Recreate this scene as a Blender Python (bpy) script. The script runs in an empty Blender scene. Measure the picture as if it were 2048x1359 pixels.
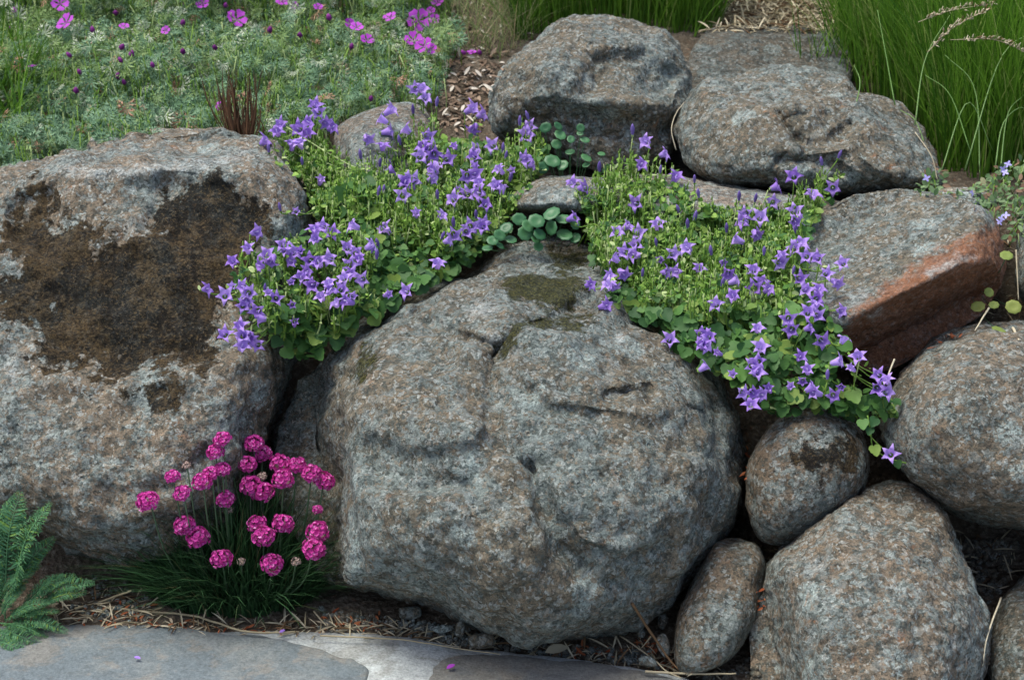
import bpy, math, random
import numpy as np
from mathutils import Vector, noise as mnoise
from mathutils.bvhtree import BVHTree

rng = np.random.default_rng(7)
random.seed(7)
SC = bpy.context.scene
COL = SC.collection
R = math.radians

# ------------------------------------------------------------------ camera, sky, sun, exposure
CAM = np.array([0.0, -2.2, 1.15]); PITCH = R(18.8); FOC = 59.0
FW = np.array([0.0, math.cos(PITCH), -math.sin(PITCH)])
UPV = np.array([0.0, math.sin(PITCH), math.cos(PITCH)])
RT = np.array([1.0, 0.0, 0.0])
K = 36.0 / FOC / 2048.0                                   # metres per photo pixel at one metre
cd = bpy.data.cameras.new('camera'); cam = bpy.data.objects.new('camera', cd); COL.objects.link(cam)
cam.location = CAM; cam.rotation_euler = (R(90) - PITCH, 0, 0)
cd.lens = FOC; cd.sensor_width = 36; cd.clip_start = 0.05; cd.clip_end = 500
cd.dof.use_dof = True; cd.dof.focus_distance = 2.3; cd.dof.aperture_fstop = 11
SC.camera = cam

SUN_EL, SUN_AZ = R(72), R(-100)                            # azimuth from +Y (behind the wall), towards -X
world = bpy.data.worlds.new('World'); SC.world = world; world.use_nodes = True
wn = world.node_tree; wn.nodes.clear()
sky = wn.nodes.new('ShaderNodeTexSky'); sky.sky_type = 'NISHITA'; sky.sun_disc = False
sky.sun_elevation = SUN_EL; sky.sun_rotation = SUN_AZ
sky.air_density = 1.0; sky.dust_density = 4.0; sky.ozone_density = 1.0
bg = wn.nodes.new('ShaderNodeBackground'); bg.inputs[1].default_value = 0.12
wo = wn.nodes.new('ShaderNodeOutputWorld')
wn.links.new(sky.outputs[0], bg.inputs[0]); wn.links.new(bg.outputs[0], wo.inputs[0])
sd = bpy.data.lights.new('sun', 'SUN'); sun = bpy.data.objects.new('sun', sd); COL.objects.link(sun)
sd.energy = 1.5; sd.angle = R(32); sd.color = (0.97, 1.0, 0.90)
sv = Vector((math.sin(SUN_AZ) * math.cos(SUN_EL), math.cos(SUN_AZ) * math.cos(SUN_EL), math.sin(SUN_EL)))
sun.rotation_euler = (-sv).to_track_quat('-Z', 'Y').to_euler(); sun.location = (0, 0, 5)
vs = SC.view_settings
vs.view_transform = 'Standard'; vs.look = 'None'; vs.gamma = 1; vs.use_curve_mapping = False
vs.exposure = 0.98

# ------------------------------------------------------------------ helpers
def P(px, py, d):
    """photo pixel + forward distance -> world point(s)"""
    px = np.asarray(px, float); py = np.asarray(py, float); d = np.asarray(d, float)
    a = (px - 1024) * K; b = (679.5 - py) * K
    return CAM + d[..., None] * (a[..., None] * RT + b[..., None] * UPV + FW)
def ray_dir(px, py):
    v = (px - 1024) * K * RT + (679.5 - py) * K * UPV + FW
    return v
def G(px, py, z=0.0):
    v = ray_dir(px, py); t = (z - CAM[2]) / v[2]
    return CAM + t * v
def smooth(a, b, x):
    t = np.clip((x - a) / (b - a), 0, 1); return t * t * (3 - 2 * t)
def unit(v):
    v = np.asarray(v, float); return v / np.maximum(np.linalg.norm(v, axis=-1, keepdims=True), 1e-9)

def tag(o, label=None, cat=None, group=None, kind=None):
    if label: o['label'] = label
    if cat: o['category'] = cat
    if group: o['group'] = group
    if kind: o['kind'] = kind
    return o
def empty(name, loc, label, cat, group=None):
    o = bpy.data.objects.new(name, None); COL.objects.link(o); o.location = [float(c) for c in loc]
    o.empty_display_size = 0.02
    return tag(o, label, cat, group)
def mesh_np(name, V, F, mats, mi=None, shade=True):
    """V (n,3), F (m,k) uniform faces"""
    me = bpy.data.meshes.new(name); V = np.ascontiguousarray(V, np.float32); F = np.ascontiguousarray(F, np.int32)
    m, k = F.shape
    me.vertices.add(len(V)); me.vertices.foreach_set('co', V.ravel())
    me.loops.add(m * k); me.loops.foreach_set('vertex_index', F.ravel())
    me.polygons.add(m); me.polygons.foreach_set('loop_start', np.arange(0, m * k, k, dtype=np.int32))
    me.polygons.foreach_set('loop_total', np.full(m, k, np.int32))
    for mt in (mats if isinstance(mats, (list, tuple)) else [mats]): me.materials.append(mt)
    if mi is not None: me.polygons.foreach_set('material_index', np.asarray(mi, np.int32))
    me.polygons.foreach_set('use_smooth', np.full(m, shade, bool))
    me.update(calc_edges=True); me.validate()
    return me
def link(name, me, parent=None, M=None):
    o = bpy.data.objects.new(name, me); COL.objects.link(o)
    if parent is not None:
        o.parent = parent
        o.location = [-c for c in parent.location]        # the mesh is in world coordinates
    return o
def place(name, me, parent, pos, rot3, s):
    """one shared mesh at a world position under an unrotated empty"""
    o = bpy.data.objects.new(name, me); COL.objects.link(o)
    if parent is not None: o.parent = parent
    pl = np.array(parent.location) if parent is not None else np.zeros(3)
    from mathutils import Matrix
    o.rotation_euler = Matrix(rot3.tolist()).to_euler()
    o.location = [float(c) for c in (np.asarray(pos) - pl)]
    o.scale = (s, s, s) if np.isscalar(s) else s
    return o

class Bulk:
    """collects triangles of many small pieces into one mesh"""
    def __init__(self): self.V = []; self.F = []; self.M = []; self.n = 0
    def add(self, V, F, m=0):
        V = np.asarray(V, float); F = np.asarray(F, int)
        self.V.append(V); self.F.append(F + self.n); self.M.append(np.full(len(F), m)); self.n += len(V)
    def scatter(self, tpl, pos, rot, scl, m=0):
        tv, tf = tpl; N = len(pos)
        if N == 0: return
        scl = np.asarray(scl, float)
        if scl.ndim == 1: scl = scl[:, None]
        W = np.einsum('nij,nkj->nki', rot, tv[None] * scl[:, None, :]) + pos[:, None, :]
        F = tf[None] + (np.arange(N) * len(tv))[:, None, None]
        self.add(W.reshape(-1, 3), F.reshape(-1, tf.shape[1]), m)
    def mesh(self, name, mats):
        return mesh_np(name, np.concatenate(self.V), np.concatenate(self.F), mats, np.concatenate(self.M))

def frames(nrm, yax):
    """rotation matrices with local z = nrm and local y close to yax"""
    z = unit(nrm); y = yax - (yax * z).sum(-1, keepdims=True) * z; y = unit(y); x = np.cross(y, z)
    return np.stack([x, y, z], -1)

def tube(pts, rad, sides=4):
    """tapered tube along points -> tris"""
    pts = np.asarray(pts, float); n = len(pts); rad = np.broadcast_to(np.asarray(rad, float), (n,))
    t = np.gradient(pts, axis=0); t = unit(t)
    ref = np.where(np.abs(t[:, 2:3]) > 0.9, np.array([[1.0, 0, 0]]), np.array([[0, 0, 1.0]]))
    a = unit(np.cross(t, ref)); b = np.cross(t, a)
    an = np.arange(sides) * 2 * math.pi / sides
    V = pts[:, None] + rad[:, None, None] * (np.cos(an)[None, :, None] * a[:, None] + np.sin(an)[None, :, None] * b[:, None])
    V = V.reshape(-1, 3); F = []
    for i in range(n - 1):
        for j in range(sides):
            k = (j + 1) % sides; p, q, r, s = i * sides + j, i * sides + k, (i + 1) * sides + k, (i + 1) * sides + j
            F += [(p, q, r), (p, r, s)]
    for j in range(1, sides - 1):
        F.append((0, j + 1, j)); e = (n - 1) * sides; F.append((e, e + j, e + j + 1))
    return V, np.array(F)
def spline(pts, n):
    pts = np.asarray(pts, float); m = len(pts)
    if m == 2: return pts[0] + np.linspace(0, 1, n)[:, None] * (pts[1] - pts[0])
    Q = np.vstack([2 * pts[0] - pts[1], pts, 2 * pts[-1] - pts[-2]]); out = []
    for u in np.linspace(0, m - 1, n):
        i = min(int(u), m - 2); f = u - i; a, b, c, e = Q[i:i + 4]
        out.append(0.5 * (2 * b + (c - a) * f + (2 * a - 5 * b + 4 * c - e) * f * f + (3 * b - a - 3 * c + e) * f ** 3))
    return np.array(out)
def closed_spline(pts, per=6):
    pts = np.asarray(pts, float); m = len(pts); out = []
    for i in range(m):
        a, b, c, e = pts[i - 1], pts[i], pts[(i + 1) % m], pts[(i + 2) % m]
        for k in range(per):
            f = k / per
            out.append(0.5 * (2 * b + (c - a) * f + (2 * a - 5 * b + 4 * c - e) * f * f + (3 * b - a - 3 * c + e) * f ** 3))
    return np.array(out)
def poly_sd(x, y, poly):
    """signed distance to a polygon, positive inside"""
    poly = np.asarray(poly, float); d = np.full(x.shape, 1e9); ins = np.zeros(x.shape, bool)
    for i in range(len(poly)):
        x0, y0 = poly[i - 1]; x1, y1 = poly[i]
        dx, dy = x1 - x0, y1 - y0
        t = np.clip(((x - x0) * dx + (y - y0) * dy) / (dx * dx + dy * dy + 1e-9), 0, 1)
        d = np.minimum(d, np.hypot(x - x0 - t * dx, y - y0 - t * dy))
        c = ((y0 > y) != (y1 > y))
        xi = x0 + (y - y0) * dx / (dy if abs(dy) > 1e-9 else 1e-9)
        ins ^= c & (x < xi)
    return np.where(ins, d, -d)
def line_dist(x, y, pl):
    pl = np.asarray(pl, float); d = np.full(x.shape, 1e9)
    for i in range(1, len(pl)):
        x0, y0 = pl[i - 1]; x1, y1 = pl[i]; dx, dy = x1 - x0, y1 - y0
        t = np.clip(((x - x0) * dx + (y - y0) * dy) / (dx * dx + dy * dy + 1e-9), 0, 1)
        d = np.minimum(d, np.hypot(x - x0 - t * dx, y - y0 - t * dy))
    return d
def in_poly(n, poly):
    poly = np.asarray(poly, float); lo, hi = poly.min(0), poly.max(0); out = np.zeros((0, 2))
    while len(out) < n:
        q = lo + rng.random((n * 2 + 20, 2)) * (hi - lo)
        out = np.vstack([out, q[poly_sd(q[:, 0], q[:, 1], poly) > 0]])
    return out[:n]
def idw(ctrl):
    c = np.asarray(ctrl, float)
    def f(x, y):
        x = np.atleast_1d(np.asarray(x, float)); y = np.atleast_1d(np.asarray(y, float))
        w = 1.0 / (np.hypot(x[:, None] - c[:, 0], y[:, None] - c[:, 1]) + 12) ** 3
        return (w * c[:, 2]).sum(1) / w.sum(1)
    return f

# ------------------------------------------------------------------ materials
def new_mat(name):
    m = bpy.data.materials.new(name); m.use_nodes = True; nt = m.node_tree; nt.nodes.clear()
    o = nt.nodes.new('ShaderNodeOutputMaterial'); b = nt.nodes.new('ShaderNodeBsdfPrincipled')
    nt.links.new(b.outputs[0], o.inputs[0]); return m, nt, b, o
class NT:
    def __init__(self, nt): self.nt = nt
    def n(self, t, **kw):
        k = self.nt.nodes.new(t)
        for a, v in kw.items(): setattr(k, a, v)
        return k
    def l(self, a, b): self.nt.links.new(a, b)
    def val(self, s, x):
        if isinstance(x, bpy.types.NodeSocket): self.l(x, s)
        else: s.default_value = x
    def noise(self, vec, scale, detail=4, rough=0.6, dist=0.0):
        k = self.n('ShaderNodeTexNoise'); self.l(vec, k.inputs['Vector'])
        k.inputs['Scale'].default_value = scale; k.inputs['Detail'].default_value = detail
        k.inputs['Roughness'].default_value = rough; k.inputs['Distortion'].default_value = dist
        return k.outputs['Fac']
    def voro(self, vec, scale, feature='F1', out='Distance'):
        k = self.n('ShaderNodeTexVoronoi', feature=feature); self.l(vec, k.inputs['Vector']); k.inputs['Scale'].default_value = scale
        return k.outputs[out]
    def math(self, op, a, b=0.0, c=0.0):
        k = self.n('ShaderNodeMath', operation=op); self.val(k.inputs[0], a); self.val(k.inputs[1], b)
        if op in ('MULTIPLY_ADD',): self.val(k.inputs[2], c)
        return k.outputs[0]
    def ramp(self, x, a, b, lo=0.0, hi=1.0):
        k = self.n('ShaderNodeMapRange', interpolation_type='SMOOTHSTEP'); self.val(k.inputs[0], x)
        k.inputs[1].default_value = a; k.inputs[2].default_value = b; k.inputs[3].default_value = lo; k.inputs[4].default_value = hi
        return k.outputs[0]
    def mix(self, f, a, b, mode='MIX'):
        k = self.n('ShaderNodeMix', data_type='RGBA', blend_type=mode); self.val(k.inputs[0], f)
        for s, v in ((k.inputs[6], a), (k.inputs[7], b)):
            if isinstance(v, bpy.types.NodeSocket): self.l(v, s)
            else: s.default_value = (*v, 1) if len(v) == 3 else v
        return k.outputs[2]
    def attr(self, name):
        k = self.n('ShaderNodeAttribute', attribute_name=name); return k.outputs['Fac']
    def rgbscale(self, c, f):
        k = self.n('ShaderNodeVectorMath', operation='SCALE'); self.l(c, k.inputs[0]); self.val(k.inputs[3], f); return k.outputs[0]

def rock_mat(name, warm, cool, lich, seed=0.0, lich_amt=0.5, rust=0.3, val=1.0, pit=0.5):
    m, nt, b, o = new_mat(name); T = NT(nt)
    tc = T.n('ShaderNodeTexCoord'); mp = T.n('ShaderNodeMapping'); T.l(tc.outputs['Object'], mp.inputs[0])
    mp.inputs['Location'].default_value = (seed * 3.1, seed * 1.7, -seed * 2.3); v = mp.outputs[0]
    big = T.noise(v, 7.0, 5, 0.6); mid = T.noise(v, 30, 6, 0.75); fin = T.noise(v, 95, 5, 0.75); spk = T.noise(v, 230, 3, 0.8)
    grain = T.noise(v, 430, 2, 0.7)
    base = T.mix(T.ramp(T.math('MULTIPLY_ADD', T.math('SUBTRACT', mid, 0.5), 0.5, big), 0.42, 0.58), warm, cool)
    base = T.mix(T.ramp(T.noise(v, 26, 5, 0.7), 0.52, 0.66, 0, 0.7), base, tuple(c * 1.5 for c in warm))
    stn = T.math('MULTIPLY_ADD', T.math('SUBTRACT', fin, 0.5), 0.5, T.noise(v, 11, 6, 0.7))
    base = T.mix(T.ramp(stn, 0.53, 0.66, 0, 0.55), base, (0.070, 0.064, 0.048))
    # dark mineral mottling
    base = T.mix(T.ramp(fin, 0.36, 0.50, 0.8, 0), base, tuple(c * 0.34 for c in warm))
    # bluish grey crust lichen in ragged patches
    lm = T.math('MULTIPLY_ADD', T.math('SUBTRACT', fin, 0.5), 0.8, mid)
    lm = T.math('MULTIPLY_ADD', T.math('SUBTRACT', big, 0.5), 0.9, lm)
    base = T.mix(T.ramp(lm, 0.57 - 0.12 * lich_amt, 0.61 - 0.12 * lich_amt, 0, 0.72), base, lich)
    teal = T.math('MULTIPLY_ADD', T.math('SUBTRACT', spk, 0.5), 0.5, T.noise(v, 46, 5, 0.75))
    base = T.mix(T.ramp(teal, 0.55, 0.62, 0, 0.7), base, (0.062, 0.078, 0.074))
    # round pale lichen rosettes
    vv = T.n('ShaderNodeTexVoronoi', feature='F1'); T.l(v, vv.inputs['Vector']); vv.inputs['Scale'].default_value = 13
    rad = T.math('MULTIPLY_ADD', T.math('SUBTRACT', fin, 0.5), 0.5, vv.outputs['Distance'])
    pick = T.n('ShaderNodeSeparateColor'); T.l(vv.outputs['Color'], pick.inputs[0])
    ros = T.math('MULTIPLY', T.ramp(rad, 0.26, 0.30, 1, 0), T.ramp(pick.outputs[0], 0.55, 0.58))
    base = T.mix(T.math('MULTIPLY', ros, T.ramp(spk, 0.40, 0.55, 0.35, 0.85)), base, tuple(min(1, c * 1.42) for c in lich))
    # rusty blotches
    ru = T.ramp(T.noise(v, 31, 5, 0.7, 0.4), 0.60, 0.72, 0, rust)
    base = T.mix(ru, base, (0.33, 0.15, 0.07))
    # pale mask (given shape), red broken face, moss, dark crust
    wob = T.math('MULTIPLY', T.math('SUBTRACT', T.noise(v, 55, 5, 0.7), 0.5), 1.0)
    def mask(nm, amp, soft):
        return T.ramp(T.math('MULTIPLY_ADD', wob, amp, T.attr(nm)), -soft, soft)
    red = T.mix(T.ramp(fin, 0.35, 0.65), (0.17, 0.068, 0.032), (0.30, 0.135, 0.072))
    base = T.mix(T.math('MULTIPLY', mask('m_red', 90, 14), 0.92), base, red)
    base = T.mix(T.math('MULTIPLY', mask('m_pale', 34, 7), T.ramp(fin, 0.38, 0.56, 0.15, 0.75)), base, (0.38, 0.40, 0.385))
    dk = T.mix(T.ramp(T.math('MULTIPLY_ADD', T.math('SUBTRACT', T.noise(v, 12, 4, 0.6), 0.5), 1.3, fin), 0.44, 0.66), (0.006, 0.005, 0.0036), (0.066, 0.043, 0.019))
    dk = T.mix(T.ramp(spk, 0.55, 0.62, 0, 0.6), dk, (0.115, 0.078, 0.034)); dk = T.mix(T.ramp(spk, 0.40, 0.46, 0.7, 0), dk, (0.004, 0.0035, 0.003))
    wob2 = T.math('MULTIPLY', T.math('SUBTRACT', T.noise(v, 17, 4, 0.65), 0.5), 260)
    md = T.ramp(T.math('ADD', T.math('MULTIPLY_ADD', wob, 150, T.attr('m_dark')), wob2), -8, 8)
    base = T.mix(T.math('MULTIPLY', md, 0.93), base, dk)
    ms = mask('m_moss', 110, 8)
    mcol = T.mix(T.ramp(spk, 0.4, 0.65), (0.020, 0.022, 0.005), (0.085, 0.080, 0.016))
    base = T.mix(T.math('MULTIPLY', ms, 0.92), base, mcol)
    # crystal grains: crisp little cells of dark, tan and pale mineral
    dn = T.n('ShaderNodeTexNoise'); T.l(v, dn.inputs['Vector']); dn.inputs['Scale'].default_value = 160; dn.inputs['Detail'].default_value = 2
    dv = T.n('ShaderNodeVectorMath', operation='MULTIPLY_ADD'); T.l(dn.outputs['Color'], dv.inputs[0]); dv.inputs[1].default_value = (0.012,) * 3; T.l(v, dv.inputs[2])
    def cells(sc):
        k = T.n('ShaderNodeSeparateColor'); T.l(T.voro(dv.outputs[0], sc, out='Color'), k.inputs[0]); return k.outputs
    c1, c2 = cells(215), cells(95)
    keep = T.math('SUBTRACT', 1.0, T.math('MULTIPLY', T.math('MAXIMUM', ms, md), 0.92)); keep = T.math('MULTIPLY', keep, T.math('SUBTRACT', 1.0, T.math('MULTIPLY', mask('m_red', 90, 14), 0.7)))
    base = T.mix(T.math('MULTIPLY', T.ramp(c1[0], 0.20, 0.30, 0.58, 0), keep), base, (0.040, 0.048, 0.043))
    base = T.mix(T.math('MULTIPLY', T.ramp(c1[1], 0.82, 0.87, 0, 0.58), keep), base, (0.36, 0.385, 0.365))
    base = T.mix(T.math('MULTIPLY', T.ramp(c1[2], 0.80, 0.88, 0, 0.42), keep), base, (0.25, 0.18, 0.118))
    base = T.mix(T.math('MULTIPLY', T.ramp(c2[0], 0.14, 0.22, 0.30, 0), keep), base, (0.055, 0.066, 0.062))
    base = T.mix(T.math('MULTIPLY', T.ramp(c2[1], 0.86, 0.90, 0, 0.30), keep), base, (0.28, 0.315, 0.305))
    # fine light / dark grain
    g2 = T.math('MULTIPLY_ADD', T.math('SUBTRACT', spk, 0.5), 1.8, 1.0)
    g2 = T.math('MULTIPLY_ADD', T.math('SUBTRACT', grain, 0.5), 1.6, g2)
    g2 = T.math('MAXIMUM', T.math('MINIMUM', g2, 2.2), 0.30)
    T.l(T.rgbscale(base, T.math('MULTIPLY', g2, val)), b.inputs['Base Color'])
    b.inputs['Roughness'].default_value = 0.92; b.inputs['Specular IOR Level'].default_value = 0.2
    h = T.math('MULTIPLY', T.noise(v, 38, 6, 0.7), 1.0)
    h = T.math('MULTIPLY_ADD', fin, 0.5, h); h = T.math('MULTIPLY_ADD', spk, 0.22, h); h = T.math('MULTIPLY_ADD', c1[0], 0.10, h)
    pits = T.ramp(T.voro(v, 85), 0.05, 0.30, -1, 0)
    h = T.math('MULTIPLY_ADD', pits, T.math('MULTIPLY', T.ramp(mid, 0.45, 0.6), pit), h)
    h = T.math('MULTIPLY_ADD', T.math('ADD', ms, md), T.math('MULTIPLY', spk, 1.1), h)
    h = T.math('MULTIPLY_ADD', T.ramp(lm, 0.50, 0.58), 0.08, h)
    bp = T.n('ShaderNodeBump'); bp.inputs['Strength'].default_value = 0.85; bp.inputs['Distance'].default_value = 0.010
    T.l(h, bp.inputs['Height']); T.l(bp.outputs[0], b.inputs['Normal'])
    return m

def leaf_mat(name, c0, c1, c2=None, trans=0.25, rough=0.55, spec=0.3, p2=0.1, vein=0.0):
    m, nt, b, o = new_mat(name); T = NT(nt)
    g = T.n('ShaderNodeNewGeometry'); oi = T.n('ShaderNodeObjectInfo')
    r = T.math('FRACT', T.math('ADD', g.outputs['Random Per Island'], oi.outputs['Random']))
    col = T.mix(r, c0, c1)
    if c2 is not None:
        r2 = T.math('FRACT', T.math('MULTIPLY', r, 17.31))
        col = T.mix(T.ramp(r2, 1 - p2 - 0.02, 1 - p2 + 0.02), col, c2)
    tc = T.n('ShaderNodeTexCoord')
    nz = T.noise(tc.outputs['Object'], 90, 3, 0.6)
    col = T.rgbscale(col, T.math('MULTIPLY_ADD', nz, 0.7, 0.65))
    T.l(col, b.inputs['Base Color']); b.inputs['Roughness'].default_value = rough
    b.inputs['Specular IOR Level'].default_value = spec
    if trans > 0:
        tr = T.n('ShaderNodeBsdfTranslucent'); T.l(col, tr.inputs[0]); mx = T.n('ShaderNodeMixShader'); mx.inputs[0].default_value = trans
        T.l(b.outputs[0], mx.inputs[1]); T.l(tr.outputs[0], mx.inputs[2]); T.l(mx.outputs[0], o.inputs[0])
    return m

WARM, COOL, LICH = (0.168, 0.144, 0.106), (0.136, 0.143, 0.124), (0.210, 0.250, 0.238)
M_leafy = leaf_mat('campanula_leaf', (0.030, 0.095, 0.028), (0.105, 0.235, 0.050), (0.20, 0.30, 0.06), 0.3, p2=0.15)
M_stem = leaf_mat('campanula_stem', (0.12, 0.25, 0.035), (0.27, 0.43, 0.075), (0.46, 0.56, 0.24), 0.3, p2=0.2)
M_violet = leaf_mat('campanula_petal', (0.36, 0.20, 0.66), (0.56, 0.38, 0.86), None, 0.3, 0.6, 0.2)
M_dkviolet = leaf_mat('campanula_bud', (0.13, 0.08, 0.30), (0.25, 0.17, 0.50), None, 0.15, 0.6, 0.2)
M_throat = leaf_mat('campanula_throat', (0.55, 0.45, 0.80), (0.7, 0.62, 0.85), None, 0.2, 0.6, 0.2)
M_pink = leaf_mat('thrift_petal', (0.50, 0.030, 0.28), (0.74, 0.105, 0.46), (0.84, 0.34, 0.66), 0.25, 0.6, 0.2, p2=0.08)  # pinks darkened; shade low in the scene is partly in this colour
M_fade = leaf_mat('thrift_faded', (0.30, 0.22, 0.17), (0.48, 0.36, 0.33), None, 0.1, 0.8, 0.1)
M_tstem = leaf_mat('thrift_stem', (0.05, 0.10, 0.05), (0.11, 0.17, 0.09), None, 0.0)
M_tleaf = leaf_mat('thrift_leaf', (0.012, 0.042, 0.016), (0.045, 0.115, 0.040), (0.12, 0.12, 0.05), 0.15, p2=0.03)
M_gleaf = leaf_mat('geranium_leaf', (0.135, 0.240, 0.070), (0.370, 0.510, 0.200), (0.66, 0.72, 0.55), 0.3, p2=0.16)
M_gleafd = leaf_mat('geranium_leaf_bluish', (0.105, 0.220, 0.110), (0.29, 0.46, 0.28), (0.60, 0.33, 0.22), 0.3, p2=0.07)
M_magenta = leaf_mat('geranium_petal', (0.40, 0.045, 0.48), (0.58, 0.10, 0.66), None, 0.3, 0.6, 0.2)
M_dkmag = leaf_mat('geranium_bud', (0.13, 0.015, 0.13), (0.27, 0.04, 0.27), None, 0.1, 0.7, 0.2)
M_grass = leaf_mat('grass_blade', (0.035, 0.115, 0.008), (0.175, 0.350, 0.035), (0.36, 0.44, 0.13), 0.3, 0.5, 0.3, p2=0.10)
M_grassd = leaf_mat('grass_blade_deep', (0.040, 0.120, 0.010), (0.150, 0.300, 0.030), (0.28, 0.35, 0.10), 0.3, 0.5, 0.3, p2=0.06)
M_glight = leaf_mat('grass_blade_pale', (0.20, 0.33, 0.13), (0.33, 0.45, 0.22), None, 0.2)
M_gline = leaf_mat('grass_blade_light', (0.17, 0.31, 0.08), (0.27, 0.42, 0.15), None, 0.2)
M_wisp = leaf_mat('grass_wisp', (0.16, 0.25, 0.07), (0.34, 0.40, 0.18), (0.48, 0.40, 0.24), 0.25, p2=0.3)
M_dry = leaf_mat('dry_straw', (0.36, 0.30, 0.19), (0.62, 0.55, 0.40), (0.18, 0.11, 0.06), 0.1, 0.8, 0.1, p2=0.2)
M_brown = leaf_mat('dead_brown_leaf', (0.025, 0.014, 0.009), (0.085, 0.045, 0.025), None, 0.05, 0.9, 0.1)
M_litter = leaf_mat('litter_chip', (0.22, 0.055, 0.022), (0.36, 0.13, 0.06), (0.46, 0.38, 0.27), 0.0, 0.9, 0.1, p2=0.25)
M_mulch = leaf_mat('mulch_chip', (0.10, 0.065, 0.045), (0.30, 0.22, 0.16), (0.52, 0.47, 0.40), 0.0, 0.9, 0.1, p2=0.22)
M_navel = leaf_mat('pennywort_leaf', (0.035, 0.125, 0.050), (0.085, 0.220, 0.088), None, 0.2, 0.4, 0.4)
M_yellowleaf = leaf_mat('yellowing_leaf', (0.20, 0.26, 0.06), (0.33, 0.34, 0.08), None, 0.25)
M_yarrow = leaf_mat('yarrow_leaf', (0.050, 0.160, 0.070), (0.125, 0.290, 0.130), (0.17, 0.30, 0.06), 0.25, p2=0.12)
M_small = leaf_mat('small_herb_leaf', (0.07, 0.14, 0.05), (0.22, 0.32, 0.15), (0.22, 0.13, 0.08), 0.25, p2=0.2)
M_lilac = leaf_mat('small_herb_petal', (0.36, 0.32, 0.72), (0.5, 0.46, 0.85), None, 0.2)

def soil_mat():
    m, nt, b, o = new_mat('soil'); T = NT(nt)
    tc = T.n('ShaderNodeTexCoord'); v = tc.outputs['Object']
    a = T.noise(v, 9, 6, 0.7); f = T.noise(v, 110, 5, 0.75); c = T.voro(v, 120)
    col = T.mix(T.ramp(a, 0.35, 0.65), (0.065, 0.048, 0.033), (0.150, 0.120, 0.090))
    col = T.mix(T.ramp(f, 0.50, 0.66, 0, 0.7), col, (0.30, 0.26, 0.205))
    col = T.mix(T.ramp(T.noise(v, 60, 3, 0.6), 0.62, 0.70, 0, 0.5), col, (0.16, 0.07, 0.035))
    T.l(col, b.inputs['Base Color']); b.inputs['Roughness'].default_value = 0.97; b.inputs['Specular IOR Level'].default_value = 0.1
    h = T.math('MULTIPLY_ADD', c, 0.7, f)
    bp = T.n('ShaderNodeBump'); bp.inputs['Strength'].default_value = 0.9; bp.inputs['Distance'].default_value = 0.012
    T.l(h, bp.inputs['Height']); T.l(bp.outputs[0], b.inputs['Normal']); return m
def slab_mat(name, c0, c1, c2, dirt=0.5, scale=1.0):
    m, nt, b, o = new_mat(name); T = NT(nt)
    tc = T.n('ShaderNodeTexCoord'); v = tc.outputs['Object']
    a = T.noise(v, 7 * scale, 5, 0.6, 0.8); f = T.noise(v, 60, 5, 0.7); s = T.noise(v, 260, 3, 0.7)
    col = T.mix(T.ramp(a, 0.38, 0.56), c0, c1)
    col = T.mix(T.ramp(T.noise(v, 15 * scale, 5, 0.7, 0.5), 0.50, 0.62, 0, dirt), col, c2)
    g = T.math('MULTIPLY_ADD', T.math('SUBTRACT', s, 0.5), 1.5, 1.0)
    g = T.math('MULTIPLY_ADD', T.math('SUBTRACT', f, 0.5), 0.9, g)
    T.l(T.rgbscale(col, g), b.inputs['Base Color']); b.inputs['Roughness'].default_value = 0.85
    b.inputs['Specular IOR Level'].default_value = 0.25
    bp = T.n('ShaderNodeBump'); bp.inputs['Strength'].default_value = 0.5; bp.inputs['Distance'].default_value = 0.006
    T.l(T.math('MULTIPLY_ADD', s, 0.4, f), bp.inputs['Height']); T.l(bp.outputs[0], b.inputs['Normal']); return m
M_soil = soil_mat()
M_mortar = slab_mat('pale_mortar', (0.33, 0.35, 0.35), (0.44, 0.47, 0.47), (0.23, 0.23, 0.21), 0.6)  # albedo lowered to stand in for the shade at the wall foot
M_slate = slab_mat('blue_slate', (0.175, 0.192, 0.192), (0.130, 0.155, 0.168), (0.20, 0.182, 0.155), 0.6)  # both slates darkened: shade over the paving is put into their colour
M_slateb = slab_mat('brown_slate', (0.180, 0.172, 0.152), (0.145, 0.148, 0.142), (0.20, 0.175, 0.142), 0.6)

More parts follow.
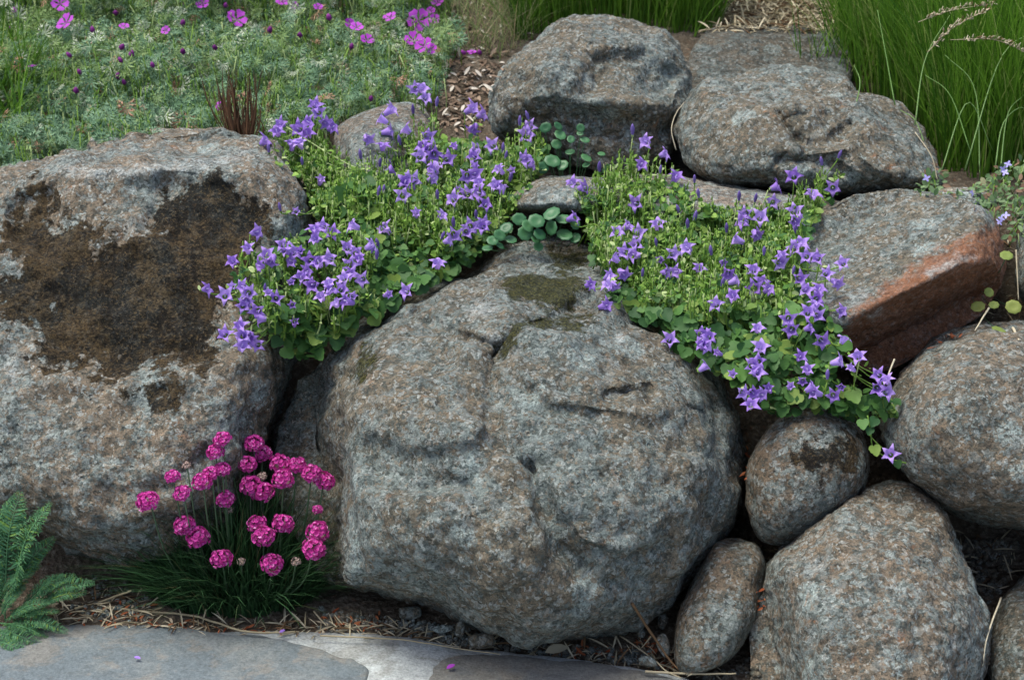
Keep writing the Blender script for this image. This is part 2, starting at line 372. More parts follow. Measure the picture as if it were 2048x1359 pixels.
# ------------------------------------------------------------------ the ground: one sheet, bank behind the boulders, rising bed
def terrain_z(x, y):
    x = np.asarray(x, float); y = np.asarray(y, float)
    z = 0.37 * smooth(0.03, 0.36, y) + 0.11 * smooth(0.30, 0.75, y) + 0.25 * np.maximum(y - 0.70, 0) * smooth(0.65, 0.95, y)
    z = np.where(y > 3, z, z)
    foot = 0.020 * smooth(-0.16, -0.02, y) * (1 - smooth(0.0, 0.3, y))
    return z + foot - 0.012 * (1 - smooth(-0.20, -0.10, y))
def build_ground():
    xs = np.concatenate([-np.geomspace(60, 1.6, 14), np.linspace(-1.5, 1.5, 151), np.geomspace(1.6, 60, 14)])
    ys = np.concatenate([-np.geomspace(40, 0.5, 14), np.linspace(-0.45, 1.8, 136), np.geomspace(1.9, 60, 16)])
    X, Y = np.meshgrid(xs, ys); Z = terrain_z(X, Y)
    near = (np.abs(X) < 1.6) & (Y > -0.2) & (Y < 2)
    for i in zip(*np.nonzero(near)):
        p = Vector((X[i], Y[i], 0)); Z[i] += 0.012 * mnoise.fractal(p * 7, 1.0, 2.0, 4) * (0.25 if Y[i] < -0.02 else 1) + (0.006 * mnoise.fractal(p * 40, 1.0, 2.0, 2) if Y[i] > -0.08 else 0.0)
    n, m = X.shape; V = np.stack([X, Y, Z], -1).reshape(-1, 3)
    I = np.arange(n * m).reshape(n, m); F = np.stack([I[:-1, :-1], I[:-1, 1:], I[1:, 1:], I[1:, :-1]], -1).reshape(-1, 4)
    me = mesh_np('ground', V, F, M_soil); o = link('ground', me)
    tag(o, 'dark brown soil bank and planting bed behind the boulders', 'ground', kind='structure')
    return V, F
GV, GF = build_ground()
BV = {'v': [GV], 'f': [np.vstack([GF[:, [0, 1, 2]], GF[:, [0, 2, 3]]])]}

# ------------------------------------------------------------------ boulders
_ico = {}
def ico(sub):
    if sub not in _ico:
        import bmesh
        bm = bmesh.new(); bmesh.ops.create_icosphere(bm, subdivisions=sub, radius=1.0)
        V = np.array([v.co[:] for v in bm.verts]); F = np.array([[v.index for v in f.verts] for f in bm.faces]); bm.free()
        _ico[sub] = (V, F)
    return _ico[sub]
def smax(a, b, k):
    h = np.clip(0.5 + 0.5 * (a - b) / k, 0, 1); return a * h + b * (1 - h) + k * h * (1 - h)

def boulder(name, outline, d_top, d_bot, df, db, mat, label, cat='boulder', sub=6, k=2.4, cuts=(), feats=(), masks=None,
            namp=0.012, fine=0.0042, center=None, dx=0.0, seed=0.0, group=None, parent=None, rough_scale=1.0):
    ol = closed_spline(outline, 8); c = np.array(center) if center is not None else ol.mean(0)
    y0, y1 = ol[:, 1].min(), ol[:, 1].max()
    D, F = ico(sub); th = np.arctan2(-D[:, 2], D[:, 0]); s = np.hypot(D[:, 0], D[:, 2])
    an = np.unwrap(np.arctan2(ol[:, 1] - c[1], ol[:, 0] - c[0])); rr = np.hypot(ol[:, 0] - c[0], ol[:, 1] - c[1])
    od = np.argsort(np.mod(an, 2 * np.pi)); a2 = np.mod(an, 2 * np.pi)[od]; r2 = rr[od]
    rad = np.interp(np.mod(th, 2 * np.pi), np.concatenate([a2 - 2 * np.pi, a2, a2 + 2 * np.pi]), np.tile(r2, 3))
    x = c[0] + rad * s * np.cos(th); y = c[1] + rad * s * np.sin(th)
    h = np.maximum(1 - np.minimum(s, 1) ** k, 0) ** (1 / k)
    pl = d_top + (d_bot - d_top) * (y - y0) / (y1 - y0) + dx * (x - c[0])
    front = D[:, 1] < 0
    d = np.where(front, pl - df * h, pl + db * h)
    for (x0, y0c, d0, gx, gy, kk) in cuts:                # planar facets
        d = np.where(front, smax(d, d0 + gx * (x - x0) + gy * (y - y0c), kk), d)
    fade = smooth(0.0, 0.35, h)
    for f in feats:
        if f[0] == 'line': w = np.exp(-(line_dist(x, y, f[1]) / f[2]) ** 2) * f[3]
        elif f[0] == 'blob':
            (bx, by, rx, ry, ang, amp) = f[1:]; ca, sa = math.cos(ang), math.sin(ang)
            u = ((x - bx) * ca + (y - by) * sa) / rx; v = (-(x - bx) * sa + (y - by) * ca) / ry
            w = np.exp(-(u * u + v * v)) * amp
        else: w = smooth(-f[2], f[2], poly_sd(x, y, f[1])) * f[3]
        d = np.where(front, d + w * fade, d)
    d = np.where(front, np.minimum(d, pl - 0.004 * h), d)
    V = P(x, y, d)
    # vertex normals, then rock noise along them
    def norms(V):
        fn = np.cross(V[F[:, 1]] - V[F[:, 0]], V[F[:, 2]] - V[F[:, 0]]); N = np.zeros_like(V)
        for i in range(3): np.add.at(N, F[:, i], fn)
        return unit(N)
    N = norms(V); so = seed * 5.3; a = np.empty(len(V))
    f1, f2, rdg = mnoise.fractal, mnoise.fractal, mnoise.ridged_multi_fractal
    for i, v in enumerate(V):
        p = Vector((v[0] + so, v[1] - so, v[2] + so))
        a[i] = namp * mnoise.fractal(p * (9 * rough_scale), 0.9, 2.1, 3) + fine * mnoise.fractal(p * (45 * rough_scale), 0.8, 2.1, 3) \
            - fine * 0.55 * max(0.0, mnoise.ridged_multi_fractal(p * 13, 0.9, 2.1, 3, 1.0, 2.0) - 1.15)
    V = V + N * a[:, None]
    me = mesh_np(name, V, F, mat)
    mk = {'m_dark': [], 'm_moss': [], 'm_red': [], 'm_pale': []}
    mk.update(masks or {})
    for nm, polys in mk.items():
        at = me.attributes.new(nm, 'FLOAT', 'POINT'); q = np.full(len(V), -200.0)
        for p in polys: q = np.maximum(q, poly_sd(x, y, p[0]) + p[1] if isinstance(p, tuple) else poly_sd(x, y, p))
        q = np.where(front, q, -200.0); at.data.foreach_set('value', q.astype(np.float32))
    o = link(name, me, parent); tag(o, label, cat, group)
    BV['v'].append(V); BV['f'].append(F)
    return o

def rm(seed, la=0.5, rust=0.3, val=1.0, warm=WARM, cool=COOL, lich=LICH, pit=0.5):
    return rock_mat('rock_%02d' % seed, warm, cool, lich, seed, la, rust, val, pit)

# big left block
boulder('boulder', [(-10, 350), (60, 330), (160, 303), (195, 280), (300, 267), (420, 264), (505, 277), (560, 305), (600, 365), (620, 440), (617, 520), (608, 620), (596, 690),
                    (572, 770), (540, 860), (512, 945), (470, 1030), (400, 1090), (300, 1128), (190, 1118), (90, 1085), (0, 1030), (-110, 960), (-190, 820), (-210, 600), (-150, 430)],
        2.78, 2.56, 0.27, 0.30, rm(1, 0.50, 0.5, 1.08, (0.200, 0.158, 0.114), (0.160, 0.155, 0.132), pit=0.9), 'large squarish grey-brown boulder with a broad dark mossy crust across its face', sub=7, k=4.6, center=(215, 690),
        cuts=[(300, 345, 2.47, 0, -0.0046, 0.02), (560, 500, 2.50, 0.0016, 0, 0.05)],
        feats=[('poly', [(-60, 420), (120, 380), (330, 360), (480, 370), (535, 430), (540, 560), (430, 640), (420, 735), (130, 735), (30, 660), (-60, 560)], 34, 0.018),
               ('poly', [(330, 350), (470, 370), (525, 430), (470, 500), (360, 520), (300, 450)], 22, 0.013),
               ('poly', [(20, 400), (110, 370), (140, 470), (90, 520), (30, 480)], 18, 0.022),
               ('poly', [(-200, 765), (130, 745), (300, 735), (420, 730), (520, 700), (560, 800), (450, 1000), (200, 1080), (-200, 1000)], 22, -0.022),
               ('blob', 305, 790, 26, 18, 0.5, 0.022), ('blob', 330, 775, 12, 10, 0, 0.02), ('line', [(190, 285), (330, 300), (520, 300)], 10, 0.006),
               ('blob', 250, 470, 60, 40, 0.6, -0.02), ('line', [(215, 1000), (330, 980), (430, 900)], 20, 0.008)],
        masks={'m_dark': [[(-20, 560), (40, 540), (90, 590), (170, 560), (260, 530), (320, 470), (330, 390), (390, 350), (470, 380), (530, 420), (525, 520), (470, 580), (420, 650), (410, 730), (310, 748), (240, 735), (140, 745), (70, 700), (50, 640), (-20, 640)],
                          [(30, 420), (80, 380), (120, 400), (125, 470), (90, 510), (130, 560), (60, 560), (10, 500)], ([(-40, 420), (100, 360), (220, 400), (330, 340), (480, 350), (545, 420), (540, 520), (440, 640), (425, 745), (130, 750), (-40, 650)], -72),
                          [(255, 785), (300, 770), (340, 770), (335, 800), (300, 815)]],
               'm_pale': [[(215, 620), (262, 590), (255, 650), (225, 655)], [(110, 345), (350, 325), (500, 300), (480, 318), (340, 345), (150, 362)], [(10, 700), (35, 720), (30, 760), (5, 740)]]},
        namp=0.016, fine=0.0060, seed=1)
# great centre boulder
boulder('boulder', [(960, 540), (1010, 500), (1100, 484), (1190, 496), (1250, 545), (1310, 630), (1400, 700), (1450, 765), (1482, 840), (1490, 925), (1480, 1010), (1440, 1085), (1385, 1155),
                    (1310, 1222), (1230, 1265), (1140, 1285), (1050, 1281), (950, 1255), (850, 1210), (750, 1185), (670, 1160), (610, 1100), (565, 1020), (543, 930), (556, 850), (595, 775), (650, 715), (710, 660), (800, 605), (880, 570)],
        2.66, 2.33, 0.30, 0.28, rm(2, 0.65, 0.35, 0.95), 'great rounded grey boulder with olive moss along the crack on its top', sub=7, k=2.5, center=(1030, 890),
        cuts=[(1000, 650, 2.335, 0, -0.0021, 0.03), (700, 960, 2.27, -0.0040, 0, 0.035)],
        feats=[('line', [(985, 720), (1010, 690), (1040, 660), (1110, 640), (1180, 600)], 15, 0.034), ('line', [(690, 855), (700, 960), (715, 1060), (725, 1150)], 16, 0.018),
               ('line', [(735, 905), (770, 975), (800, 995), (860, 985), (930, 970)], 20, 0.013), ('line', [(1060, 925), (1080, 1000), (1120, 1080), (1155, 1130)], 15, 0.018),
               ('line', [(1010, 905), (1045, 935), (1075, 945)], 9, 0.007), ('line', [(1130, 1100), (1180, 1150), (1230, 1170)], 18, 0.014),
               ('blob', 930, 870, 100, 75, 0.2, -0.024), ('blob', 1250, 850, 140, 90, 0.1, -0.022), ('blob', 800, 790, 80, 70, 0.3, -0.018), ('blob', 790, 950, 40, 25, 0.5, 0.012),
               ('blob', 900, 1090, 120, 80, 0.3, -0.016), ('blob', 1300, 1030, 110, 80, -0.4, -0.014), ('line', [(1225, 785), (1300, 772)], 7, 0.010), ('line', [(1365, 812), (1395, 822)], 6, 0.009),
               ('line', [(985, 720), (975, 800), (990, 880)], 20, 0.012), ('line', [(860, 640), (910, 670), (985, 690)], 10, 0.016), ('poly', [(1012, 725), (1060, 682), (1180, 652), (1290, 665), (1400, 725), (1450, 800), (1300, 835), (1100, 805)], 9, -0.014), ('poly', [(700, 720), (800, 645), (900, 668), (970, 720), (980, 800), (955, 885), (850, 905), (720, 870)], 9, -0.015), ('poly', [(1090, 940), (1250, 900), (1420, 930), (1400, 1060), (1260, 1110), (1150, 1090)], 12, -0.014), ('poly', [(760, 1010), (900, 985), (1040, 1010), (1110, 1110), (980, 1180), (820, 1140)], 12, -0.014), ('line', [(1225, 785), (1300, 772)], 5, 0.012)],
        masks={'m_moss': [([(1010, 565), (1050, 555), (1120, 553), (1165, 565), (1140, 600), (1120, 618), (1085, 600), (1030, 600)], 10), [(1115, 625), (1190, 625), (1160, 655), (1110, 650), (1060, 665), (1030, 700), (985, 715), (1000, 680), (1040, 650)],
                          [(1100, 500), (1180, 505), (1150, 535), (1110, 540)], [(690, 740), (740, 690), (760, 720), (720, 760)]],
               'm_pale': [[(935, 622), (950, 608), (985, 610), (1000, 622), (975, 640), (945, 636)], [(1220, 675), (1240, 660), (1258, 668), (1245, 685)], [(965, 670), (1005, 665), (985, 700)]]},
        namp=0.016, fine=0.0055, seed=2)
# red-faced block
boulder('boulder', [(1600, 470), (1640, 425), (1720, 390), (1850, 387), (1940, 405), (1985, 440), (2002, 500), (2000, 560), (1970, 625), (1900, 665), (1830, 715), (1770, 742), (1715, 735), (1670, 690), (1620, 620), (1590, 540)],
        2.60, 2.46, 0.20, 0.18, rm(3, 0.75, 0.25, 1.0), 'angular boulder with blue-grey top and broken rust-red front face', sub=7, k=3.2,
        cuts=[(1780, 592, 2.335, -0.00055, -0.00135, 0.008), (1780, 600, 2.335, 0.0011, 0.0020, 0.008), (1965, 500, 2.36, 0.0022, 0.0, 0.015)],
        masks={'m_red': [[(1640, 660), (1690, 650), (1760, 575), (1860, 510), (1960, 460), (2010, 440), (2020, 600), (1900, 700), (1760, 770), (1640, 720)]],
               'm_pale': [[(1850, 545), (1920, 510), (1945, 515), (1880, 545), (1860, 560)], [(1690, 600), (1730, 575), (1740, 585), (1700, 615)], [(1735, 630), (1760, 615), (1770, 622), (1745, 640)], [(1935, 412), (1965, 420), (1972, 432), (1945, 428)]]},
        namp=0.007, fine=0.0040, seed=3)
boulder('boulder', [(1768, 850), (1785, 780), (1815, 730), (1865, 693), (1930, 665), (2000, 652), (2080, 655), (2180, 690), (2250, 780), (2260, 900), (2200, 1010), (2120, 1055), (2040, 1056), (1950, 1040), (1885, 1012), (1815, 960), (1775, 900)],
        2.46, 2.36, 0.20, 0.2, rm(4, 0.42, 0.4, 1.0, (0.190, 0.152, 0.110), (0.155, 0.148, 0.125)), 'rounded grey-tan boulder under the red-faced one', sub=6, k=2.4, feats=[('line', [(1870, 900), (1900, 960), (1960, 990)], 22, 0.012), ('blob', 1930, 800, 80, 60, 0.3, -0.012)], seed=4)
boulder('boulder', [(1488, 965), (1505, 905), (1550, 842), (1610, 809), (1670, 816), (1718, 848), (1735, 900), (1728, 965), (1690, 1022), (1620, 1066), (1560, 1086), (1518, 1072), (1494, 1025)],
        2.38, 2.34, 0.10, 0.12, rm(5, 0.35, 0.3, 0.92, (0.19, 0.140, 0.095), (0.15, 0.135, 0.112)), 'small egg-shaped brown stone wedged between bigger boulders', sub=6, k=2.2, masks={'m_dark': [[(1630, 870), (1700, 880), (1690, 930), (1650, 950), (1600, 930)]]}, namp=0.006, fine=0.002, seed=5)
boulder('boulder', [(1497, 1265), (1515, 1195), (1545, 1130), (1590, 1080), (1650, 1036), (1700, 992), (1760, 975), (1835, 985), (1880, 1022), (1902, 1085), (1942, 1150), (1970, 1225), (1972, 1300), (1952, 1385), (1900, 1460), (1800, 1510), (1680, 1510), (1570, 1460), (1510, 1360)],
        2.36, 2.17, 0.17, 0.2, rm(6, 0.32, 0.5, 1.0, (0.200, 0.155, 0.110), (0.165, 0.150, 0.125)), 'broad-shouldered grey-brown boulder with a sloping crown resting beside the small upright stone', sub=7, k=2.6, center=(1730, 1240),
        cuts=[(1700, 1120, 2.135, 0.0001, -0.0013, 0.015), (1560, 1200, 2.22, -0.0016, 0.0, 0.03)], feats=[('line', [(1580, 1110), (1600, 1140), (1680, 1108), (1740, 1115)], 9, 0.006), ('blob', 1730, 1090, 60, 30, -0.3, 0.01)],
        masks={'m_pale': [[(1898, 1272), (1915, 1268), (1912, 1300), (1900, 1300)], [(1605, 1125), (1640, 1112), (1650, 1130), (1610, 1150)]]}, namp=0.011, fine=0.0045, seed=6)
boulder('boulder', [(1350, 1310), (1360, 1235), (1388, 1160), (1420, 1095), (1460, 1075), (1508, 1086), (1527, 1120), (1520, 1180), (1508, 1245), (1470, 1312), (1420, 1342), (1368, 1347)],
        2.36, 2.26, 0.085, 0.1, rm(7, 0.36, 0.5, 0.95, (0.185, 0.142, 0.098), (0.150, 0.140, 0.112)), 'small upright oblong stone leaning against the great rounded boulder', sub=6, k=3.0, cuts=[(1460, 1108, 2.235, 0.0, -0.0040, 0.006)], namp=0.005, fine=0.002, seed=7)
# stones of the upper row
boulder('boulder', [(978, 235), (988, 175), (1010, 130), (1060, 90), (1110, 45), (1165, 30), (1240, 42), (1310, 64), (1350, 92), (1366, 140), (1378, 205), (1362, 255), (1335, 310), (1260, 345), (1150, 335), (1050, 290), (995, 265)],
        3.12, 2.92, 0.20, 0.22, rm(8, 0.45, 0.45, 1.0, pit=1.0), 'rounded boulder with a pitted hollow in its face below the dark grass', sub=7, k=2.4,
        cuts=[(1150, 95, 2.83, 0, -0.0042, 0.03)], feats=[('blob', 1090, 130, 60, 55, 0.2, -0.05), ('poly', [(1175, 110), (1290, 100), (1350, 150), (1340, 195), (1240, 190), (1180, 185)], 18, 0.045), ('line', [(1150, 90), (1170, 140), (1165, 190)], 10, 0.015),
               ('poly', [(1010, 215), (1150, 215), (1300, 240), (1360, 250), (1300, 340), (1100, 330), (1010, 280)], 25, 0.055), ('line', [(1200, 200), (1290, 205), (1350, 195)], 10, -0.012), ('line', [(1060, 230), (1150, 265), (1240, 270)], 9, 0.01)],
        namp=0.013, fine=0.0055, seed=8)
boulder('boulder', [(1360, 245), (1385, 190), (1425, 156), (1520, 146), (1620, 135), (1685, 146), (1715, 186), (1780, 210), (1832, 260), (1868, 315), (1882, 372), (1800, 388), (1680, 390), (1560, 378), (1450, 368), (1388, 342), (1363, 295)],
        2.98, 2.80, 0.19, 0.22, rm(9, 0.48, 0.6, 1.0), 'long low boulder with a diagonal cleft beside the tall green grass', sub=7, k=2.5,
        cuts=[(1550, 215, 2.74, 0, -0.0030, 0.03)], feats=[('line', [(1560, 230), (1580, 270), (1610, 295), (1660, 285), (1700, 250)], 11, 0.030), ('poly', [(1570, 230), (1680, 215), (1700, 250), (1620, 290), (1585, 280)], 10, 0.012), ('line', [(1600, 300), (1700, 290), (1760, 340)], 14, -0.014), ('line', [(1560, 320), (1660, 325), (1720, 370)], 12, 0.016)],
        namp=0.012, fine=0.0050, seed=9)
boulder('boulder', [(1370, 170), (1378, 120), (1400, 75), (1440, 57), (1540, 54), (1650, 58), (1690, 80), (1705, 120), (1690, 180), (1600, 205), (1450, 205)],
        3.40, 3.18, 0.07, 0.22, rm(10, 0.12, 0.15, 0.66, (0.170, 0.148, 0.115), (0.150, 0.152, 0.135)), 'flat-faced slab of grey-brown rock at the back behind the long low boulder', sub=6, k=7.0, cuts=[(1500, 72, 3.32, 0, -0.010, 0.01)], namp=0.006, fine=0.003, seed=10)
boulder('boulder', [(668, 310), (672, 262), (700, 236), (760, 215), (810, 207), (848, 222), (872, 262), (880, 320), (850, 370), (760, 385), (690, 365)],
        2.98, 2.86, 0.12, 0.15, rm(11, 0.5, 0.15, 1.0, (0.19, 0.155, 0.12), (0.175, 0.172, 0.155)), 'smooth grey-brown stone half hidden among the violet bellflowers', sub=6, k=2.3, feats=[('poly', [(690, 275), (730, 240), (780, 255), (800, 310), (760, 380), (690, 380)], 12, -0.03)], namp=0.006, fine=0.002, seed=11)
boulder('boulder', [(1026, 402), (1048, 375), (1090, 357), (1160, 354), (1225, 362), (1262, 390), (1250, 415), (1190, 424), (1110, 424), (1045, 420)],
        2.76, 2.70, 0.10, 0.14, rm(12, 0.5, 0.2, 1.1), 'low rounded pale grey stone above the clump of round green leaves', sub=6, k=2.4, namp=0.005, fine=0.0025, seed=12)
boulder('boulder', [(1185, 385), (1215, 355), (1300, 347), (1400, 365), (1500, 378), (1600, 392), (1690, 405), (1700, 425), (1640, 440), (1500, 440), (1350, 440), (1210, 430)],
        2.80, 2.70, 0.10, 0.16, rm(13, 0.25, 0.3, 1.15, (0.26, 0.21, 0.165), (0.22, 0.20, 0.18)), 'long flat tan ledge stone behind the violet bellflowers', sub=6, k=3.0, namp=0.006, fine=0.0025, seed=13)
boulder('boulder', [(1850, 392), (1880, 378), (1930, 376), (1975, 380), (2000, 395), (1985, 412), (1920, 418), (1865, 412)],
        2.68, 2.64, 0.06, 0.1, rm(14, 0.2, 0.1, 1.5), 'small pale flat stone behind the red-faced boulder', 'stone', sub=5, k=2.6, namp=0.003, fine=0.002, seed=14)
boulder('boulder', [(2030, 500), (2036, 440), (2060, 405), (2120, 395), (2180, 450), (2190, 560), (2120, 625), (2060, 620), (2034, 570)],
        2.64, 2.54, 0.1, 0.14, rm(15, 0.25, 0.5, 1.0, (0.23, 0.14, 0.10)), 'reddish stone past the creeping herb', sub=5, k=2.4, namp=0.006, fine=0.003, seed=15)
boulder('boulder', [(1976, 1340), (1985, 1250), (2010, 1180), (2060, 1130), (2140, 1110), (2220, 1180), (2240, 1320), (2200, 1430), (2080, 1460), (1990, 1430)],
        2.42, 2.22, 0.10, 0.15, rm(16, 0.3, 0.45, 0.75), 'dark stone half buried in the shaded soil hollow', sub=6, k=2.4, namp=0.010, fine=0.003, seed=16)

# extra boulders that carry the wall on past the frame
for i, (cx, cy, w, h, d) in enumerate([(-420, 760, 230, 330, 2.6), (2440, 830, 220, 260, 2.5), (2420, 1250, 240, 220, 2.35), (-640, 1050, 220, 190, 2.5), (2720, 640, 260, 220, 2.6)]):
    an = np.linspace(0, 2 * math.pi, 11)[:-1]; q = [(cx + w * math.cos(t) * (0.9 + 0.2 * random.random()), cy + h * math.sin(t) * (0.9 + 0.2 * random.random())) for t in an]
    boulder('boulder', q, d + 0.08, d, 0.2, 0.2, rm(20 + i, 0.5, 0.35), ['grey boulder carrying the wall on past the large squarish one', 'grey-brown boulder carrying the wall on past the rounded grey-tan one',
            'boulder past the dark half-buried stone', 'boulder at the far end of the wall beyond the ferny plant', 'boulder at the far end of the wall beyond the creeping herb'][i], sub=5, seed=20 + i)

# ray casting on ground and stones
offs = np.cumsum([0] + [len(v) for v in BV['v']])
bvh = BVHTree.FromPolygons(np.vstack(BV['v']).tolist(), np.vstack([f + o for f, o in zip(BV['f'], offs)]).tolist())
def hit_depth(px, py):
    out = np.empty(len(px))
    for i, (a, b) in enumerate(zip(px, py)):
        v = ray_dir(a, b); L = np.linalg.norm(v)
        h = bvh.ray_cast(Vector(CAM), Vector(v / L)); out[i] = h[3] / L if h[3] is not None else 9.0
    return out
def drop(p):
    """z of the first surface under a point"""
    h = bvh.ray_cast(Vector((p[0], p[1], p[2])), Vector((0, 0, -1))); return h[0].z if h[0] is not None else 0.0

# ------------------------------------------------------------------ paving
def slab(name, pix, mat, z0, z1, parent=None, wob=0.011, pts=None):
    q = closed_spline([G(a, b)[:2] for a, b in pix] if pts is None else pts, 12)
    c = q.mean(0); ang = np.arctan2(q[:, 1] - c[1], q[:, 0] - c[0])
    q = q + np.array([[mnoise.noise(Vector((p[0] * 16, p[1] * 16, 3))) + .5 * mnoise.noise(Vector((p[0] * 55, p[1] * 55, 3))), mnoise.noise(Vector((p[0] * 16, p[1] * 16, 9))) + .5 * mnoise.noise(Vector((p[0] * 55, p[1] * 55, 9)))] for p in q]) * wob
    n = len(q); rings = [(1.0, z0), (1.0, z1 - 0.0025), (0.995, z1 - 0.0008), (0.98, z1), (0.8, z1), (0.5, z1), (0.2, z1)]
    V = np.concatenate([np.column_stack([c + (q - c) * s, np.full(n, z)]) for s, z in rings] + [[[c[0], c[1], z1]]])
    for i in range(3 * n, len(V)): V[i, 2] += 0.0012 * mnoise.noise(Vector(V[i] * 9))
    F = []
    for r in range(len(rings) - 1):
        for i in range(n):
            j = (i + 1) % n; F += [(r * n + i, r * n + j, (r + 1) * n + j), (r * n + i, (r + 1) * n + j, (r + 1) * n + i)]
    e = (len(rings) - 1) * n
    for i in range(n): F.append((e + i, e + (i + 1) % n, len(V) - 1))
    return link(name, mesh_np(name, V, F, mat), parent)
# mortar bed: an irregular back edge, running on towards and past the camera
edge_px = [(-700, 1240), (-300, 1243), (0, 1240), (120, 1243), (200, 1243), (300, 1250), (400, 1262), (480, 1267), (560, 1264), (640, 1266), (760, 1271), (850, 1284), (930, 1297), (1000, 1305), (1080, 1314), (1150, 1321), (1230, 1332), (1300, 1344), (1380, 1362), (1480, 1385), (1700, 1420), (2100, 1440), (2700, 1450)]
def build_paving():
    e = np.array([G(a, b)[:2] for a, b in edge_px]); e = spline(e, 160)
    e += np.array([[0, 0.006 * mnoise.fractal(Vector((p[0] * 25, p[1] * 25, 0)), 1, 2, 3)] for p in e])
    rows = [(0.0, -0.03), (0.0, 0.002), (0.006, 0.006)]; V = []
    for dy, z in rows: V.append(np.column_stack([e[:, 0], e[:, 1] - dy, np.full(len(e), z)]))
    for t in np.linspace(0.02, 1, 14) ** 1.5:
        y = (e[:, 1] - 0.006) * (1 - t) + (-6.0) * t; V.append(np.column_stack([e[:, 0] * (1 + 2.5 * t), y, np.full(len(e), 0.007)]))
    V = np.array(V); n, m, _ = V.shape; I = np.arange(n * m).reshape(n, m)
    F = np.stack([I[:-1, :-1], I[1:, :-1], I[1:, 1:], I[:-1, 1:]], -1).reshape(-1, 4)
    o = link('paving', mesh_np('paving', V.reshape(-1, 3), F, M_mortar)); tag(o, 'pale mortar bed of the paved path at the foot of the wall', 'paving', kind='structure')
    z1 = 0.0100
    slab('flagstone', [(-260, 1285), (-100, 1268), (60, 1262), (240, 1258), (400, 1270), (520, 1285), (610, 1303), (680, 1322), (725, 1350), (700, 1420), (560, 1500), (200, 1530), (-150, 1480), (-300, 1380)], M_slate, 0.0, z1, o)
    slab('flagstone', [(872, 1352), (885, 1330), (925, 1317), (1000, 1319), (1130, 1333), (1260, 1350), (1345, 1372), (1380, 1430), (1300, 1530), (1080, 1570), (900, 1500), (860, 1410)], M_slateb, 0.0, z1, o)
    slab('flagstone', [(1480, 1430), (1700, 1455), (2000, 1480), (2100, 1560), (1900, 1680), (1600, 1650), (1450, 1540)], M_slate, 0.0, z1, o)
    slab('flagstone', [(-700, 1300), (-400, 1290), (-330, 1400), (-200, 1520), (-300, 1640), (-600, 1600)], M_slateb, 0.0, z1, o)
    k = 0
    for yy in (-0.78, -1.28, -1.8, -2.35, -3.0):
        for xx in np.arange(-1.8, 1.9, 0.62):
            an = np.linspace(0, 2 * math.pi, 8)[:-1] + random.random(); k += 1
            slab('flagstone', None, (M_slate, M_slateb)[k % 2], 0.0, z1, o, pts=[(xx + 0.1 * random.random() + 0.25 * math.cos(t) * random.uniform(0.85, 1.1), yy + 0.21 * math.sin(t) * random.uniform(0.85, 1.1)) for t in an])
build_paving()

# ------------------------------------------------------------------ leaf, petal and bud templates (tris, unit size)
def fan(outline, cz=0.0, c=(0, 0.45)):
    V = np.vstack([[c[0], c[1], cz], outline]); n = len(outline)
    return V, np.array([(0, 1 + i, 1 + (i + 1) % n) for i in range(n)])
def heart():
    o = [(0, 0.06, 0), (0.22, -0.06, .03), (0.46, 0.08, .05), (0.54, 0.32, .05), (0.47, 0.44, .06), (0.45, 0.60, .04), (0.30, 0.70, .04), (0.24, 0.86, .02), (0.0, 1.02, -.06)]
    o = o + [(-x, y, z) for x, y, z in o[-2:0:-1]]
    return fan(np.array(o), -0.05, (0, 0.40))
def oval(w=0.28):
    o = [(0, 0, 0), (w * .8, .25, .04), (w, .5, .05), (w * .7, .8, .02), (0, 1, -.05), (-w * .7, .8, .02), (-w, .5, .05), (-w * .8, .25, .04)]
    return fan(np.array(o), 0.0, (0, 0.5))
def penny():
    V = [(0, 0, -0.22)]; F = []; n = 16
    for r, z in ((0.42, -0.03), (0.92, 0.02), (1.0, -0.06)):
        for i in range(n):
            a = 2 * math.pi * i / n; rr = r * (1 + (0.05 * (1 if i % 2 else -1) if r > 0.9 else 0)); V.append((rr * math.cos(a), rr * math.sin(a), z))
    for i in range(n): F.append((0, 1 + i, 1 + (i + 1) % n))
    for k in range(2):
        for i in range(n):
            j = (i + 1) % n; a, b, c, d = 1 + k * n + i, 1 + k * n + j, 1 + (k + 1) * n + j, 1 + (k + 1) * n + i; F += [(a, d, c), (a, c, b)]
    return np.array(V), np.array(F)
def palmate():
    V = [(0, 0, 0)]; F = []
    for k in range(7):
        a = (k - 3) * 0.62; L = 1.0 - 0.06 * abs(k - 3)
        def pt(r, da, z): V.append((r * L * math.sin(a + da), r * L * math.cos(a + da), z)); return len(V) - 1
        p0 = pt(.48, -.13, .03); p1 = pt(.48, .13, .03); p2 = pt(.86, -.24, .0); p3 = pt(1.0, 0, -.06); p4 = pt(.86, .24, 0); p5 = pt(.62, 0, .05)
        F += [(0, p0, p5), (0, p5, p1), (p0, p2, p5), (p0, p5, p3), (p1, p4, p5), (p5, p1, p3)]
    return np.array(V), np.array(F)
def bud():
    V = [(0, 0, 0), (.2, 0, .35), (0, .2, .35), (-.2, 0, .35), (0, -.2, .35), (.14, 0, .75), (0, .14, .75), (-.14, 0, .75), (0, -.14, .75), (0, 0, 1)]
    F = []
    for i in range(4):
        j = (i + 1) % 4; F += [(0, 1 + j, 1 + i), (1 + i, 1 + j, 5 + j), (1 + i, 5 + j, 5 + i), (5 + i, 5 + j, 9)]
    return np.array(V, float), np.array(F)
